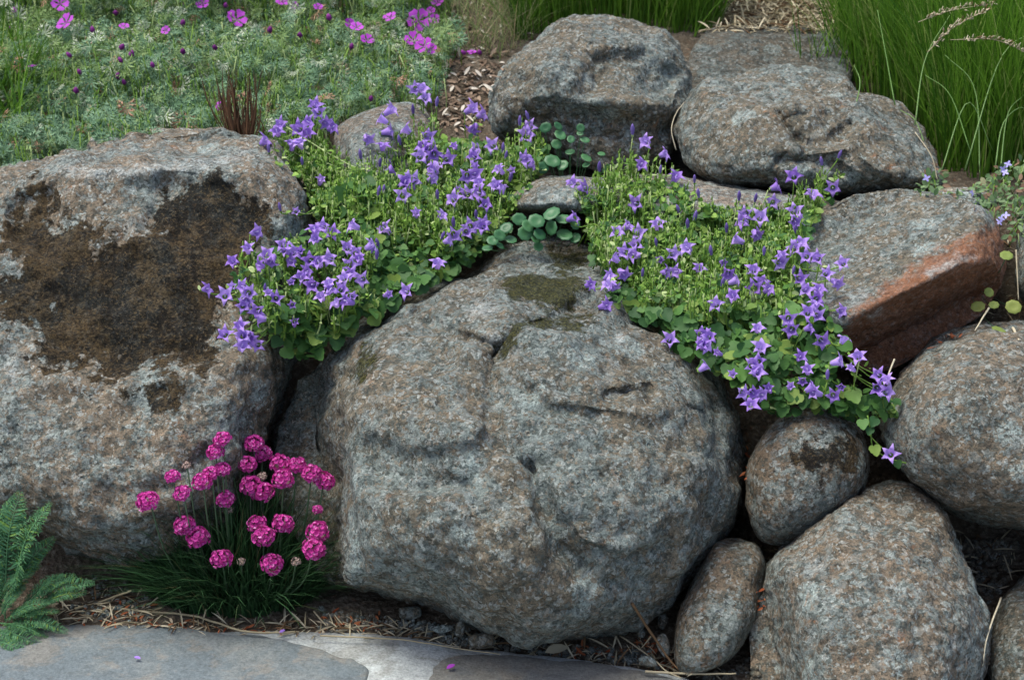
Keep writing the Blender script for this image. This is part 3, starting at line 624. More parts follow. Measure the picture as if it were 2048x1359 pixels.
def bell(open_=1.0, depth=0.9, seed=0):
    """five-lobed bellflower, face towards +z, diameter about 1"""
    r = random.Random(seed); V = []; F = []; M = []; n = 20
    prof = [(0.05, -depth * 0.75), (0.14, -depth * 0.62), (0.19, -depth * 0.30), (0.26, -0.06)]
    ring = []
    for rr, z in prof:
        ring.append(len(V))
        for i in range(n): a = 2 * math.pi * i / n; V.append((rr * math.cos(a), rr * math.sin(a), z))
    jit = [r.uniform(-.16, .16) for _ in range(5)]; up = [r.uniform(-.16, .12) for _ in range(5)]
    for rr0, amp, z in ((0.29, .04, 0.02), (0.37, .17, 0.06)):
        ring.append(len(V))
        for i in range(n):
            k, f = divmod(i, 4); c = math.cos(f / 4 * 2 * math.pi); lob = (0.5 + 0.5 * c); kk = k if f < 2 else (k + 1) % 5
            a = 2 * math.pi * i / n; R_ = (rr0 + amp * (lob - .5)) * (0.6 + 0.4 * open_) * (1 + jit[kk] * .4)
            V.append((R_ * math.cos(a), R_ * math.sin(a), z + (1 - open_) * .1 + up[kk] * .4))
    for q in range(len(ring) - 1):
        for i in range(n):
            j = (i + 1) % n; a, b, c, d = ring[q] + i, ring[q] + j, ring[q + 1] + j, ring[q + 1] + i
            F += [(a, b, c), (a, c, d)]; M += [2 if q == 0 else 0] * 2
    tip0 = len(V); e = ring[-1]
    for k in range(5):
        a = 2 * math.pi * k / 5 + jit[k]; R_ = (0.40 + 0.20 * open_) * (1 + jit[k]); V.append((R_ * math.cos(a), R_ * math.sin(a), -0.02 + (1 - open_) * .25 + up[k]))
        i = 4 * k
        for u, v in ((-2, -1), (-1, 0), (0, 1), (1, 2)): F.append((e + (i + u) % n, e + (i + v) % n, tip0 + k)); M.append(0)
    # pale throat and pistil
    b = len(V); V += [(0.05, 0, -.4), (-.025, .043, -.4), (-.025, -.043, -.4), (0.035, 0, .06), (-.018, .03, .06), (-.018, -.03, .06), (0, 0, .10)]
    for i in range(3):
        j = (i + 1) % 3; F += [(b + i, b + j, b + 3 + j), (b + i, b + 3 + j, b + 3 + i), (b + 3 + i, b + 3 + j, b + 6)]; M += [1] * 3
    # green calyx points
    b = len(V); z = -depth * 0.75
    for k in range(5):
        a = 2 * math.pi * (k + .5) / 5; V += [(.09 * math.cos(a - .5), .09 * math.sin(a - .5), z), (.09 * math.cos(a + .5), .09 * math.sin(a + .5), z), (.24 * math.cos(a), .24 * math.sin(a), z + .28)]
        F.append((b + 3 * k, b + 3 * k + 1, b + 3 * k + 2)); M.append(2)
    return np.array(V), np.array(F), M
def closed_bell():
    V = []; F = []; M = []; n = 10; prof = [(0.03, 0), (0.085, .10), (0.07, .22), (0.11, .45), (0.12, .65), (0.07, .85), (0.0, 1.0)]
    for rr, z in prof:
        for i in range(n):
            a = 2 * math.pi * i / n; q = rr * (1 + (.18 if i % 2 else -.1)); V.append((q * math.cos(a), q * math.sin(a), z))
    for k in range(len(prof) - 1):
        for i in range(n):
            j = (i + 1) % n; F += [(k * n + i, k * n + j, k * n + n + j), (k * n + i, k * n + n + j, k * n + n + i)]; M += [1 if k < 2 else 0] * 2
    return np.array(V), np.array(F), M
T_heart, T_oval, T_narrow, T_palm, T_bud, T_hair = heart(), oval(), oval(0.15), palmate(), bud(), oval(0.085)
ME_bell = [mesh_np('bellflower', *bell(o, dp, s)[:2], [M_violet, M_throat, M_stem], bell(o, dp, s)[2]) for s, (o, dp) in enumerate([(1.0, .7), (1.05, .6), (.8, .9), (.92, .75), (.6, 1.0)])]
cb = closed_bell(); ME_budv = mesh_np('bellflower_bud', cb[0], cb[1], [M_dkviolet, M_stem], cb[2])
ME_leaf = [mesh_np('leaf', T_heart[0] * np.array(s), T_heart[1], M_leafy) for s in ((1, 1, 1), (1.15, .95, 1.6), (.9, 1.05, -0.8))]

TOCAM = -FW
def rand_dirs(n, base, spread):
    return unit(np.asarray(base) + spread * rng.normal(size=(n, 3)))

# ------------------------------------------------------------------ violet bellflowers
def bell_plant(name, base_px, label, polys, dmap, flowers, n_leaf, n_stem, part_zone, n_part, stem_zone, group=None, stem_h=(0.045, 0.11), leaf_px=(9, 19)):
    D = idw(dmap); bp = P(base_px[0], base_px[1], base_px[2]); bp = np.array([bp[0], bp[1], drop(bp + [0, 0, 0.02]) if base_px[3] else bp[2]])
    root = empty(name, bp, label, 'flower', group)
    B = Bulk(); S = Bulk()
    # leaf mass
    for poly, frac in polys:
        q = in_poly(int(n_leaf * frac), poly); c = D(q[:, 0], q[:, 1]); h = hit_depth(q[:, 0], q[:, 1])
        back = rng.random(len(q)) ** 1.5 * 0.085
        d = np.minimum(c + 0.012 + back, h - 0.004 - 0.012 * rng.random(len(q)))
        pos = P(q[:, 0], q[:, 1], d); nr = rand_dirs(len(q), 0.55 * TOCAM + np.array([0, 0, 0.75]), 0.45); yx = rand_dirs(len(q), (0, -0.5, -0.1), 0.8)
        lime = rng.random(len(q)) < 0.04 + 0.26 * (1 - smooth(360, 600, q[:, 1])); fr_ = frames(nr, yx); sz = rng.uniform(*leaf_px, len(q)) * d * K * np.where(lime, .75, 1.0)
        B.scatter(T_heart, pos[~lime], fr_[~lime], sz[~lime], 0); B.scatter(T_heart, pos[lime], fr_[lime], sz[lime], 1)
    # upright flowering stems with small leaves and pale buds
    q = in_poly(n_stem, stem_zone); c = D(q[:, 0], q[:, 1]); h = hit_depth(q[:, 0], q[:, 1]); d = np.minimum(c - 0.022 + 0.05 * rng.random(n_stem), h - 0.008)
    pos = P(q[:, 0], q[:, 1], d)
    def stem(top, hgt, lean, leaves=5, term=True):
        foot = top + np.array([lean[0], lean[1] + 0.12 * hgt, -hgt]); mid = (top + foot) / 2 + np.array([lean[0] * .4, 0, 0]) * np.array([-1, 1, 1]) * 0.5
        pts = spline([foot, mid, top], 5); S.add(*tube(pts, np.linspace(0.0016, 0.0010, 5), 3))
        k = leaves; t = rng.uniform(0.25, 1.0, k); pp = foot + (top - foot) * t[:, None]
        S.scatter(T_narrow if rng.random() < .5 else T_oval, pp, frames(rand_dirs(k, (0, -.3, .6), .5), rand_dirs(k, (0, 0, .35), .7)), rng.uniform(0.006, 0.0125, k))
        if term: S.scatter(T_bud, top[None], frames(rand_dirs(1, (0, -.1, 1), .2), np.array([[0, 1.0, 0]])), np.array([[0.006, 0.006, rng.uniform(.007, .012)]]))
    def inside(x, y): return max(float(poly_sd(np.array([x]), np.array([y]), pg)[0]) for pg, _ in polys)
    for i in range(n_stem):
        hg = rng.uniform(*stem_h)
        while hg > 0.012 and inside(q[i, 0], q[i, 1] + hg / (d[i] * K)) < 4: hg *= 0.7
        stem(pos[i], hg, rng.normal(size=2) * 0.010 * min(1, hg / .05), 6 if hg > .03 else 3)
    core = np.mean(polys[0][0], axis=0)
    # flowers where they stand
    for f in flowers:
        x, y = f[0], f[1]; t = f[2] if len(f) > 2 else 'o'
        d = float(min(D(x, y)[0] - 0.02, hit_depth([x], [y])[0] - 0.022)); p = P(x, y, d)
        if t == 'b':
            n = unit(np.array([rng.normal() * .25, -0.25, 1.0])); s = rng.uniform(24, 32) * d * K; p = p - n * s * .5; me = ME_budv; nm = 'flower_bud'
        else:
            if t == 's': n = unit(np.array([rng.choice([-1, 1]) * 0.8, -0.25, 0.45]) + .2 * rng.normal(size=3))
            else: n = unit(0.85 * TOCAM + np.array([0, 0, 0.30]) + 0.45 * rng.normal(size=3))
            s = {'m': rng.uniform(22, 27)}.get(t, rng.uniform(30, 37)) * d * K; me = ME_bell[4] if t == 'm' else ME_bell[rng.integers(0, 4)]; nm = 'flower'
        yx = rand_dirs(1, (0, 0, 1), .6)
        place(nm, me, root, p, frames(n[None], yx)[0], float(s))
        a = p - n * s * (0.6 if t != 'b' else 0.0); hg = rng.uniform(0.04, 0.075); e = a + np.array([rng.normal() * .006, 0.02, -hg])
        while hg < .13 and y < core[1] and inside(x, y + hg / (d * K)) < 4: hg += .01
        e = a + np.array([rng.normal() * .008, 0.015, -hg])
        if inside(x, y + hg / (d * K)) < 2:
            v_ = core - np.array([x, y]); L_ = np.hypot(*v_); st = 10.0
            while st < L_ and inside(x + v_[0] / L_ * st, y + v_[1] / L_ * st) < 12: st += 8
            ex, ey = x + v_[0] / L_ * st, y + v_[1] / L_ * st; e = P(ex, ey, min(D(ex, ey)[0] + .02, hit_depth([ex], [ey])[0] - .006))
        S.add(*tube(spline([a, (a + e) / 2 - n * 0.004 - np.array([0, 0, .006]), e], 6), 0.0011, 3))
        S.scatter(T_oval, a + (e - a) * rng.random((3, 1)), frames(rand_dirs(3, (0, -.3, .6), .5), rand_dirs(3, (0, 0, .35), .7)), rng.uniform(0.006, 0.011, 3))
    # the larger leaves, one by one
    q = in_poly(n_part, part_zone); c = D(q[:, 0], q[:, 1]); h = hit_depth(q[:, 0], q[:, 1]); d = np.minimum(c + 0.004 + 0.02 * rng.random(n_part), h - 0.008); pos = P(q[:, 0], q[:, 1], d)
    fr = frames(rand_dirs(n_part, 0.7 * TOCAM + np.array([0, 0, .5]), .38), rand_dirs(n_part, (0, -.4, -.6), .6))
    for i in range(n_part): place('leaf', ME_leaf[i % 3], root, pos[i], fr[i], float(rng.uniform(22, 36) * d[i] * K))
    o = link('foliage', B.mesh('foliage', [M_leafy, M_stem]), root); tag(o, kind='stuff')
    o = link('flower_stems', S.mesh('flower_stems', [M_stem]), root); tag(o, kind='stuff')
    return root

FA = [(515, 463), (494, 495), (464, 521), (533, 508), (541, 524), (517, 531), (567, 488), (571, 499), (590, 504), (581, 521), (629, 456), (629, 476), (645, 452), (665, 464), (703, 450, 's'), (620, 520), (636, 522), (658, 517), (694, 494), (712, 504), (718, 515), (699, 529), (744, 490, 's'), (754, 510, 'b'),
      (602, 552), (614, 542, 's'), (624, 569), (657, 564), (700, 546), (687, 555), (723, 559), (662, 577), (684, 577), (641, 591), (670, 604), (690, 601), (706, 591, 'm'), (582, 563, 'm'), (584, 609, 'm'), (589, 643, 'm'), (552, 596), (537, 584, 'm'), (464, 571, 'm'), (484, 572), (498, 585), (492, 603), (486, 611), (450, 590), (415, 577, 's'), (514, 622), (517, 637, 's'),
      (479, 650), (448, 667), (485, 669), (485, 689), (498, 675), (514, 689), (530, 575, 'b'), (745, 500, 'b'), (600, 500, 'm')]
FB = [(629, 209), (636, 224), (560, 247), (553, 260), (596, 257), (615, 243), (613, 264), (651, 246), (667, 253, 's'), (583, 284), (599, 284), (532, 280, 's'), (537, 298, 'b'), (604, 323, 'b'), (592, 422, 'm'), (560, 415, 'b'), (784, 218, 's'), (760, 237, 's'), (780, 262, 's'), (809, 257, 's'), (737, 279), (766, 289), (721, 310, 'b'), (799, 282, 'b'), (760, 326, 'b'), (785, 338, 's'), (811, 362), (757, 383, 'b'), (768, 379, 'b'), (806, 390), (642, 358, 'm'), (767, 455),
      (829, 178), (845, 175), (852, 195), (826, 220, 'b'), (874, 205, 'b'), (946, 216), (967, 228, 's'), (945, 260), (856, 271), (845, 291), (858, 296), (868, 309), (873, 329), (862, 338, 's'), (841, 312), (896, 317), (908, 291, 'm'), (952, 299), (946, 312), (983, 291), (1006, 297, 'b'), (1058, 253), (1054, 270), (1049, 317), (1067, 328, 's'), (996, 337), (1023, 340, 'm'), (1021, 355, 'b'), (934, 353), (950, 346), (950, 331, 'm'), (957, 363), (990, 369), (1004, 373), (934, 387), (956, 385), (918, 380, 'm'), (905, 397), (972, 408), (868, 357, 's'), (812, 361), (826, 361), (832, 425, 'm'), (885, 429), (967, 446), (1055, 232, 'b'), (1040, 243, 'b'), (1012, 311, 'b'), (907, 445, 'b'), (952, 430, 'b'), (875, 390, 'b'),
      (755, 488, 'b'), (908, 470), (899, 480, 's'), (933, 463), (941, 454), (965, 452), (876, 524), (811, 582), (777, 588, 'm'), (885, 472, 'b')]
FC = [(1265, 261, 'b'), (1290, 282), (1331, 307, 's'), (1284, 327), (1353, 351), (1199, 335, 'b'), (1143, 365), (1169, 374, 's'), (1270, 406), (1149, 434, 's'), (1257, 450), (1235, 463), (1276, 465), (1315, 446), (1271, 487), (1248, 503), (1266, 508), (1227, 514), (1312, 485, 'b'), (1375, 449, 'b'), (1357, 419, 'b'), (1390, 433, 'b'), (1372, 494), (1347, 507), (1320, 519, 'm'), (1399, 535), (1397, 388, 'b'), (1321, 340, 'b'), (1389, 359, 'b'),
      (1587, 351), (1556, 372, 's'), (1643, 324, 'b'), (1679, 310, 'b'), (1627, 386), (1666, 376), (1546, 403), (1478, 393, 'b'), (1511, 397, 'b'), (1589, 421), (1591, 443), (1592, 459, 'b'), (1490, 427), (1483, 443), (1521, 434), (1515, 471), (1470, 478, 's'), (1453, 457, 'b'), (1602, 484), (1588, 496), (1563, 510), (1561, 526), (1612, 512), (1634, 515), (1685, 525), (1653, 546), (1676, 567), (1447, 525, 'm'), (1456, 549), (1473, 560, 's'), (1508, 538), (1465, 589), (1508, 576), (1525, 563), (1539, 577), (1600, 556), (1612, 578), (1640, 576), (1634, 596), (1422, 502, 'b'), (1528, 503, 'b'), (1445, 565, 'b'), (1587, 541, 'b'),
      (1219, 550), (1248, 549), (1182, 568, 's'), (1214, 567), (1229, 575), (1213, 610), (1351, 543), (1335, 544, 's'), (1285, 546, 'b'), (1431, 607), (1340, 678), (1403, 666), (1419, 672), (1403, 688), (1413, 690), (1632, 605), (1616, 624), (1635, 630), (1684, 621), (1576, 637), (1582, 660), (1516, 654), (1522, 692), (1516, 722), (1515, 742), (1506, 730), (1412, 731, 's'), (1434, 704, 'm'), (1601, 712), (1614, 737), (1645, 682), (1689, 674), (1680, 722), (1716, 711), (1701, 734, 'm'), (1487, 785), (1507, 786), (1525, 789), (1502, 807), (1626, 772, 's'), (1627, 784), (1581, 771, 'm'), (1605, 762, 'm'), (1667, 791), (1682, 774, 'm'), (1655, 750, 'b'), (1756, 749), (1772, 757), (1755, 776), (1775, 783), (1780, 907), (1465, 747, 'm'), (1537, 775, 'm'), (1622, 654, 's')]
bell_plant('bellflower_plant', (620, 690, 2.44, False), 'violet bellflower hanging over the mossy squarish boulder beside the great rounded one',
           [([(560, 480), (620, 455), (740, 455), (770, 520), (745, 600), (700, 650), (650, 705), (600, 718), (565, 690), (545, 620), (520, 560)], 0.85), ([(450, 560), (520, 500), (560, 500), (560, 690), (500, 640)], 0.15)],
           [(415, 577, 2.34), (450, 670, 2.32), (450, 560, 2.36), (520, 470, 2.45), (600, 500, 2.46), (700, 460, 2.52), (750, 520, 2.48), (700, 590, 2.42), (600, 700, 2.42), (520, 620, 2.36)],
           FA, 900, 150, [(540, 600), (620, 590), (720, 590), (700, 645), (640, 705), (600, 715), (560, 690)], 75, [(470, 490), (560, 480), (740, 455), (750, 600), (640, 640), (540, 640), (470, 600)], stem_h=(0.03, 0.06))
bell_plant('bellflower_plant', (820, 520, 2.60, False), 'violet bellflower mound growing between the squarish boulder and the half-hidden smooth stone',
           [([(548, 320), (600, 290), (670, 330), (700, 345), (780, 350), (830, 300), (870, 270), (960, 280), (1000, 300), (1050, 280), (1095, 290), (1090, 340), (1035, 400), (1010, 470), (960, 510), (880, 550), (800, 585), (745, 640), (710, 600), (740, 480), (640, 450), (610, 370)], 1.0)],
           [(650, 240, 2.78), (545, 280, 2.74), (640, 350, 2.68), (850, 180, 2.92), (950, 220, 2.92), (780, 260, 2.82), (1055, 255, 2.86), (900, 300, 2.78), (1050, 330, 2.76), (640, 420, 2.58), (720, 400, 2.60), (950, 400, 2.68), (830, 430, 2.60), (900, 500, 2.56), (800, 580, 2.46), (730, 620, 2.44), (720, 520, 2.50), (980, 470, 2.62)],
           FB, 2700, 1000, [(640, 380), (720, 340), (760, 400), (760, 520), (860, 540), (940, 500), (900, 540), (800, 585), (740, 640), (720, 560), (700, 460)], 150,
           [(548, 300), (560, 265), (640, 260), (690, 310), (760, 310), (800, 260), (870, 230), (890, 290), (950, 270), (1000, 290), (1040, 240), (1090, 270), (1080, 340), (1030, 400), (990, 440), (900, 480), (760, 480), (720, 560), (640, 430), (610, 370)])
spill = bell_plant('bellflower_plant', (1480, 700, 2.42, False), 'violet bellflower spilling over the gap between the great rounded boulder and the red-faced one',
           [([(1165, 400), (1240, 350), (1350, 360), (1420, 410), (1500, 430), (1570, 410), (1640, 370), (1680, 370), (1650, 420), (1610, 480), (1610, 560), (1660, 630), (1690, 700), (1640, 790), (1540, 825), (1485, 790), (1450, 740), (1390, 705), (1330, 665), (1260, 630), (1215, 590), (1180, 500)], 0.93),
            ([(1640, 760), (1720, 780), (1795, 800), (1790, 830), (1700, 835), (1620, 815)], 0.07)],
           [(1290, 280, 2.72), (1143, 365, 2.68), (1350, 350, 2.70), (1660, 340, 2.66), (1270, 406, 2.62), (1420, 420, 2.64), (1540, 400, 2.64), (1500, 450, 2.58), (1230, 510, 2.50), (1380, 500, 2.52), (1550, 510, 2.46), (1650, 550, 2.38), (1210, 600, 2.42), (1320, 620, 2.40), (1430, 607, 2.38), (1600, 640, 2.34), (1412, 700, 2.34), (1510, 740, 2.28), (1500, 810, 2.27), (1640, 780, 2.29), (1700, 710, 2.30), (1770, 760, 2.28), (1780, 907, 2.28)],
           FC, 2900, 1050, [(1230, 590), (1330, 610), (1500, 600), (1640, 610), (1690, 700), (1660, 760), (1790, 800), (1780, 830), (1640, 810), (1540, 828), (1485, 795), (1450, 740), (1390, 710), (1330, 668), (1260, 632)], 230,
           [(1150, 390), (1240, 300), (1345, 330), (1400, 400), (1480, 410), (1560, 410), (1640, 340), (1690, 350), (1640, 420), (1605, 480), (1600, 560), (1560, 620), (1450, 610), (1330, 590), (1240, 560), (1180, 480)])

tp = [(1735, 830), (1742, 865), (1746, 893), (1775, 915), (1822, 928)]
link('trailing_stem', mesh_np('trailing_stem', *tube(spline([P(a, b, 2.275) for a, b in tp], 16), .0010, 4), M_stem), spill)
for x, y, r_ in [(1740, 853, 20), (1747, 890, 24), (1793, 920, 18), (1752, 835, 22), (1725, 838, 24)]: place('leaf', ME_leaf[0], spill, P(x, y, 2.272), frames(rand_dirs(1, .8 * TOCAM + [0, 0, .4], .2), rand_dirs(1, (0, 0, -1), .4))[0], float(r_ * 2.27 * K))

# ------------------------------------------------------------------ pink thrift
def thrift_head(seed, nf=70, faded=False):
    r = np.random.default_rng(seed); B = Bulk(); petal = (np.array([(0, 0, 0), (.5, .45, .10), (.62, .9, .22), (0, 1.05, .14), (-.62, .9, .22), (-.5, .45, .10)], float), np.array([(0, 1, 2), (0, 2, 3), (0, 3, 4), (0, 4, 5)]))
    g = (1 + 5 ** .5) / 2
    for i in range(nf):
        u = 1 - 1.38 * (i + .5) / nf; a = 2 * math.pi * i / g; n = unit(np.array([math.sqrt(max(0, 1 - u * u)) * math.cos(a), math.sqrt(max(0, 1 - u * u)) * math.sin(a), u]) + .12 * r.normal(size=3))
        p = n * np.array([.37, .37, .27]) * r.uniform(.78, 1.18); t = unit(np.cross(n, r.normal(size=3))); b = np.cross(n, t)
        for k in range(5):
            an = 2 * math.pi * k / 5; y = t * math.cos(an) + b * math.sin(an); f = frames(unit(n * .8 + y * -.5)[None], (y + n * .35)[None])
            B.scatter(petal, p[None], f, np.array([r.uniform(.10, .14)]), 0)
    for k in range(9):
        a = 2 * math.pi * k / 9; V = np.array([(0, 0, -.30), (.26 * math.cos(a - .35), .26 * math.sin(a - .35), -.17), (.34 * math.cos(a), .34 * math.sin(a), -.06), (.26 * math.cos(a + .35), .26 * math.sin(a + .35), -.17)])
        B.add(V, [(0, 1, 2), (0, 2, 3)], 1)
    return B.mesh('thrift_flower', [M_fade if faded else M_pink, M_fade])
HT = [(445, 878, 38), (430, 903, 38), (508, 886, 42), (525, 906, 40), (495, 928, 42), (560, 927, 46), (594, 930, 40), (623, 947, 44), (649, 962, 44), (566, 957, 46), (503, 971, 50), (525, 982, 50), (445, 938, 36), (421, 947, 36), (404, 962, 42), (345, 953, 34), (364, 986, 38), (295, 1001, 48), (451, 998, 40), (369, 1051, 48), (395, 1075, 52), (514, 1047, 42), (527, 1072, 50), (566, 1046, 46), (635, 1018, 22), (635, 1062, 48), (627, 1098, 50), (443, 1116, 46), (544, 1127, 48),
      (482, 1122, 20, 'f'), (592, 1122, 22, 'f'), (373, 930, 20, 'f'), (525, 951, 20, 'f'), (460, 1020, 18, 'f')]
def thrift():
    c = G(465, 1236, 0.006); root = empty('thrift_plant', c, 'clump of bright pink thrift with fine dark grassy leaves on the ground before the boulders', 'flower')
    heads = [thrift_head(s) for s in range(4)]; fad = thrift_head(9, 26, True)
    N = 5200; th = rng.random(N) * 2 * math.pi; rr = np.sqrt(rng.random(N)) * 0.115
    bx = c[0] + rr * np.cos(th) * 1.0; by = c[1] + 0.055 + rr * np.sin(th) * 0.55; base = np.stack([bx, by, np.full(N, 0.004)], 1)
    out = np.stack([(bx - c[0]), (by - c[1] - 0.055) * 1.4, np.zeros(N)], 1) / 0.115
    h = rng.uniform(0.07, 0.25, N) * (1.1 - 0.55 * np.hypot(out[:, 0], out[:, 1])); o = link('leaf_tuft', blades(base, out * 0.55 + 0.30 * rng.normal(size=(N, 3)) * [1, 1, 0], h, rng.uniform(.0011, .0019, N), 4, M_tleaf, 0.75), root); tag(o, kind='stuff')
    for f in HT:
        px, py, s = f[:3]; top_row = (1130 - py) / 250
        d = 2.315 + 0.085 * min(1.0, max(0.0, top_row)) + rng.uniform(-.012, .012); d = min(d, hit_depth([px], [py])[0] - 0.03); p = P(px, py, d)
        n = unit(np.array([(px - 470) * 0.0016, -0.35, 1.0]) + .12 * rng.normal(size=3)); me = fad if len(f) > 3 else heads[rng.integers(0, 4)]
        fr_ = frames(n[None], rand_dirs(1, (1, 0, 0), .5))[0]
        foot = np.array([c[0] + (p[0] - c[0]) * 0.45, c[1] + 0.02 + 0.3 * (p[1] - c[1]), 0.02]); a = p - n * s * d * K * .25
        pts = spline([foot, foot * .45 + a * .55 + np.array([0.1 * (p[0] - c[0]), 0, -0.008]), a], 8)
        st = link('flower_stem', mesh_np('flower_stem', *tube(pts, np.linspace(.0014, .0011, 8), 5), M_tstem), root)
        place('flower_head', me, None, p, fr_, float(s * d * K)).parent = st
def blades(base, lean, h, w, seg, mat, curl=0.5, twist=0.6):
    """N curved tapering blades as one mesh"""
    N = len(base); t = np.linspace(0, 1, seg + 1); h = np.asarray(h)[:, None, None]
    up = np.array([0, 0, 1.0]); L = np.asarray(lean)[:, None, :]
    T_ = t[None, :, None]
    ctr = base[:, None, :] + h * (up * (T_ - 0.45 * curl * T_ ** 2.2 * np.minimum(1.6, np.linalg.norm(L, axis=-1, keepdims=True))) + L * (0.35 * T_ + curl * T_ ** 2))
    side = np.cross(unit(lean + 1e-3), up); a = rng.normal(size=(N, 1)) * twist; side = unit(side * np.cos(a) + unit(lean + 1e-3) * np.sin(a))
    ww = np.asarray(w)[:, None, None] * np.maximum((1 - t) ** 0.7, 0.04)[None, :, None]
    A = ctr - side[:, None] * ww; B_ = ctr + side[:, None] * ww
    V = np.stack([A, B_], 2).reshape(N, -1, 3); k = 2 * (seg + 1); f = []
    for i in range(seg): f += [(2 * i, 2 * i + 1, 2 * i + 3), (2 * i, 2 * i + 3, 2 * i + 2)]
    F = (np.array(f)[None] + (np.arange(N) * k)[:, None, None]).reshape(-1, 3)
    return mesh_np('blades', V.reshape(-1, 3), F, mat)
thrift()

# ------------------------------------------------------------------ cranesbill mass on the bed
def geranium_flower(seed):
    r = np.random.default_rng(seed); V = [(0, 0, -.06)]; F = []; M = []
    for k in range(5):
        a = 2 * math.pi * k / 5; z = r.uniform(-.02, .10)
        def pt(rr, da, z): V.append((rr * math.cos(a + da), rr * math.sin(a + da), z)); return len(V) - 1
        p = [pt(.2, -.3, 0), pt(.42, -.58, .05 + z), pt(.52, -.28, .06 + z), pt(.48, 0, .04 + z), pt(.52, .28, .06 + z), pt(.42, .58, .05 + z), pt(.2, .3, 0), pt(.3, 0, .05)]
        F += [(0, p[0], p[7]), (0, p[7], p[6]), (p[0], p[1], p[7]), (p[1], p[2], p[7]), (p[2], p[3], p[7]), (p[3], p[4], p[7]), (p[4], p[5], p[7]), (p[5], p[6], p[7])]; M += [0] * 8
    b = len(V); V += [(.05, 0, 0), (-.03, .05, 0), (-.03, -.05, 0), (0, 0, .14)]; F += [(b, b + 1, b + 3), (b + 1, b + 2, b + 3), (b + 2, b, b + 3)]; M += [1] * 3
    return mesh_np('cranesbill_flower', np.array(V), np.array(F), [M_magenta, M_dkmag], M)
def cranesbill():
    D = idw([(0, 320, 2.86), (0, 150, 3.1), (0, 0, 3.42), (250, 290, 2.84), (250, 150, 3.08), (250, 0, 3.42), (500, 270, 2.84), (500, 130, 3.1), (500, 0, 3.45), (650, 240, 2.98), (750, 190, 3.08), (850, 170, 3.14), (900, 90, 3.28), (870, 0, 3.50), (700, 80, 3.25), (700, 0, 3.48)])
    root = empty('cranesbill_plant', (-0.62, 0.75, float(terrain_z(-0.62, 0.75))), 'sprawling cranesbill with fine cut green leaves and scattered magenta flowers behind the mossy squarish boulder', 'flower')
    B = Bulk()
    poly = [(-160, 350), (20, 335), (170, 300), (300, 280), (500, 285), (560, 290), (640, 260), (690, 235), (770, 212), (850, 205), (890, 160), (900, 100), (930, 90), (900, 30), (880, -80), (-160, -80)]
    N = 11000; q = in_poly(N, poly); c = D(q[:, 0], q[:, 1]); back = rng.random(N) ** 1.0 * 0.24
    lump = np.array([mnoise.fractal(Vector((a * .022, b * .03, 0)), 1, 2, 2) for a, b in q]); c = c - 0.06 * lump; hd = hit_depth(q[:, 0], q[:, 1]); ok = hd > c - 0.03
    q, c, back, hd = q[ok], c[ok], back[ok], hd[ok]; N = len(q); d = np.minimum(c + back, hd - 0.005)
    pos = P(q[:, 0], q[:, 1], d); fr = frames(rand_dirs(N, (0, -.7, .7), .55), rand_dirs(N, (0, -.4, .3), .9)); sc = rng.uniform(12, 31, N) * d * K
    bl = rng.random(N) < (0.40 + 0.4 * smooth(60, 240, q[:, 1]))
    B.scatter(T_palm, pos[~bl], fr[~bl], sc[~bl], 0); B.scatter(T_palm, pos[bl], fr[bl], sc[bl], 1)
    # thin stalks
    q = in_poly(1300, poly); q = q[hit_depth(q[:, 0], q[:, 1]) > D(q[:, 0], q[:, 1]) - .03]; d = D(q[:, 0], q[:, 1]) - 0.01 + - .02 + .05 * rng.random(len(q)); pos = P(q[:, 0], q[:, 1], np.minimum(d, hit_depth(q[:, 0], q[:, 1]) - .01))
    for p in pos:
        e = p + np.array([rng.normal() * .02, .02, -rng.uniform(.05, .14)]); B.add(*tube(spline([e, (p + e) / 2 + rng.normal(size=3) * .006, p], 4), .0012, 3), 2)
        B.scatter(T_bud, p[None], frames(rand_dirs(1, (0, 0, 1), .3), np.array([[0, 1.0, 0]])), np.array([[.007, .007, .010]]), 2)
    o = link('foliage', B.mesh('foliage', [M_gleaf, M_gleafd, M_stem]), root); tag(o, kind='stuff')
    fl = [geranium_flower(s) for s in range(3)]; bu = mesh_np('cranesbill_bud', T_bud[0] * [1.7, 1.7, 1], T_bud[1], M_dkmag)
    big = [(120, 7, 44), (131, 45, 50), (473, 38, 52), (405, 7, 34), (565, 3, 34), (837, 41, 58), (827, 80, 46), (848, 91, 46), (862, 98, 30), (780, 35, 34), (875, 4, 32), (869, 39, 28), (700, 48, 30), (713, 54, 34), (734, 80, 36), (248, 53, 26), (331, 61, 24), (636, 14, 24), (862, 21, 22), (441, 212, 26), (63, 133, 24), (944, 105, 24), (30, 20, 20), (590, 12, 22)]
    for x, y, s in big:
        d = float(min(D(x, y)[0] - .02, hit_depth([x], [y])[0] - .02)); n = unit(.7 * TOCAM + np.array([0, 0, .6]) + .3 * rng.normal(size=3))
        place('flower', fl[rng.integers(0, 3)], root, P(x, y, d), frames(n[None], rand_dirs(1, (0, 0, 1), .8))[0], float(s * .82 * d * K))
    for x, y in [(231, 26), (451, 11), (366, 46), (138, 110), (159, 144), (263, 108), (244, 94), (241, 120), (366, 103), (236, 152), (248, 164), (152, 181), (658, 35), (703, 93), (927, 105), (959, 105), (742, 197), (305, 130), (540, 60), (600, 70), (20, 60), (430, 95), (185, 60)]:
        d = float(min(D(x, y)[0] - .02, hit_depth([x], [y])[0] - .02)); n = unit(np.array([0, -.3, 1]) + .3 * rng.normal(size=3)); s = rng.uniform(14, 19) * d * K
        place('flower_bud', bu, root, P(x, y, d) - n * s / 2, frames(n[None], np.array([[1.0, 0, 0]]))[0], float(s))
cranesbill()

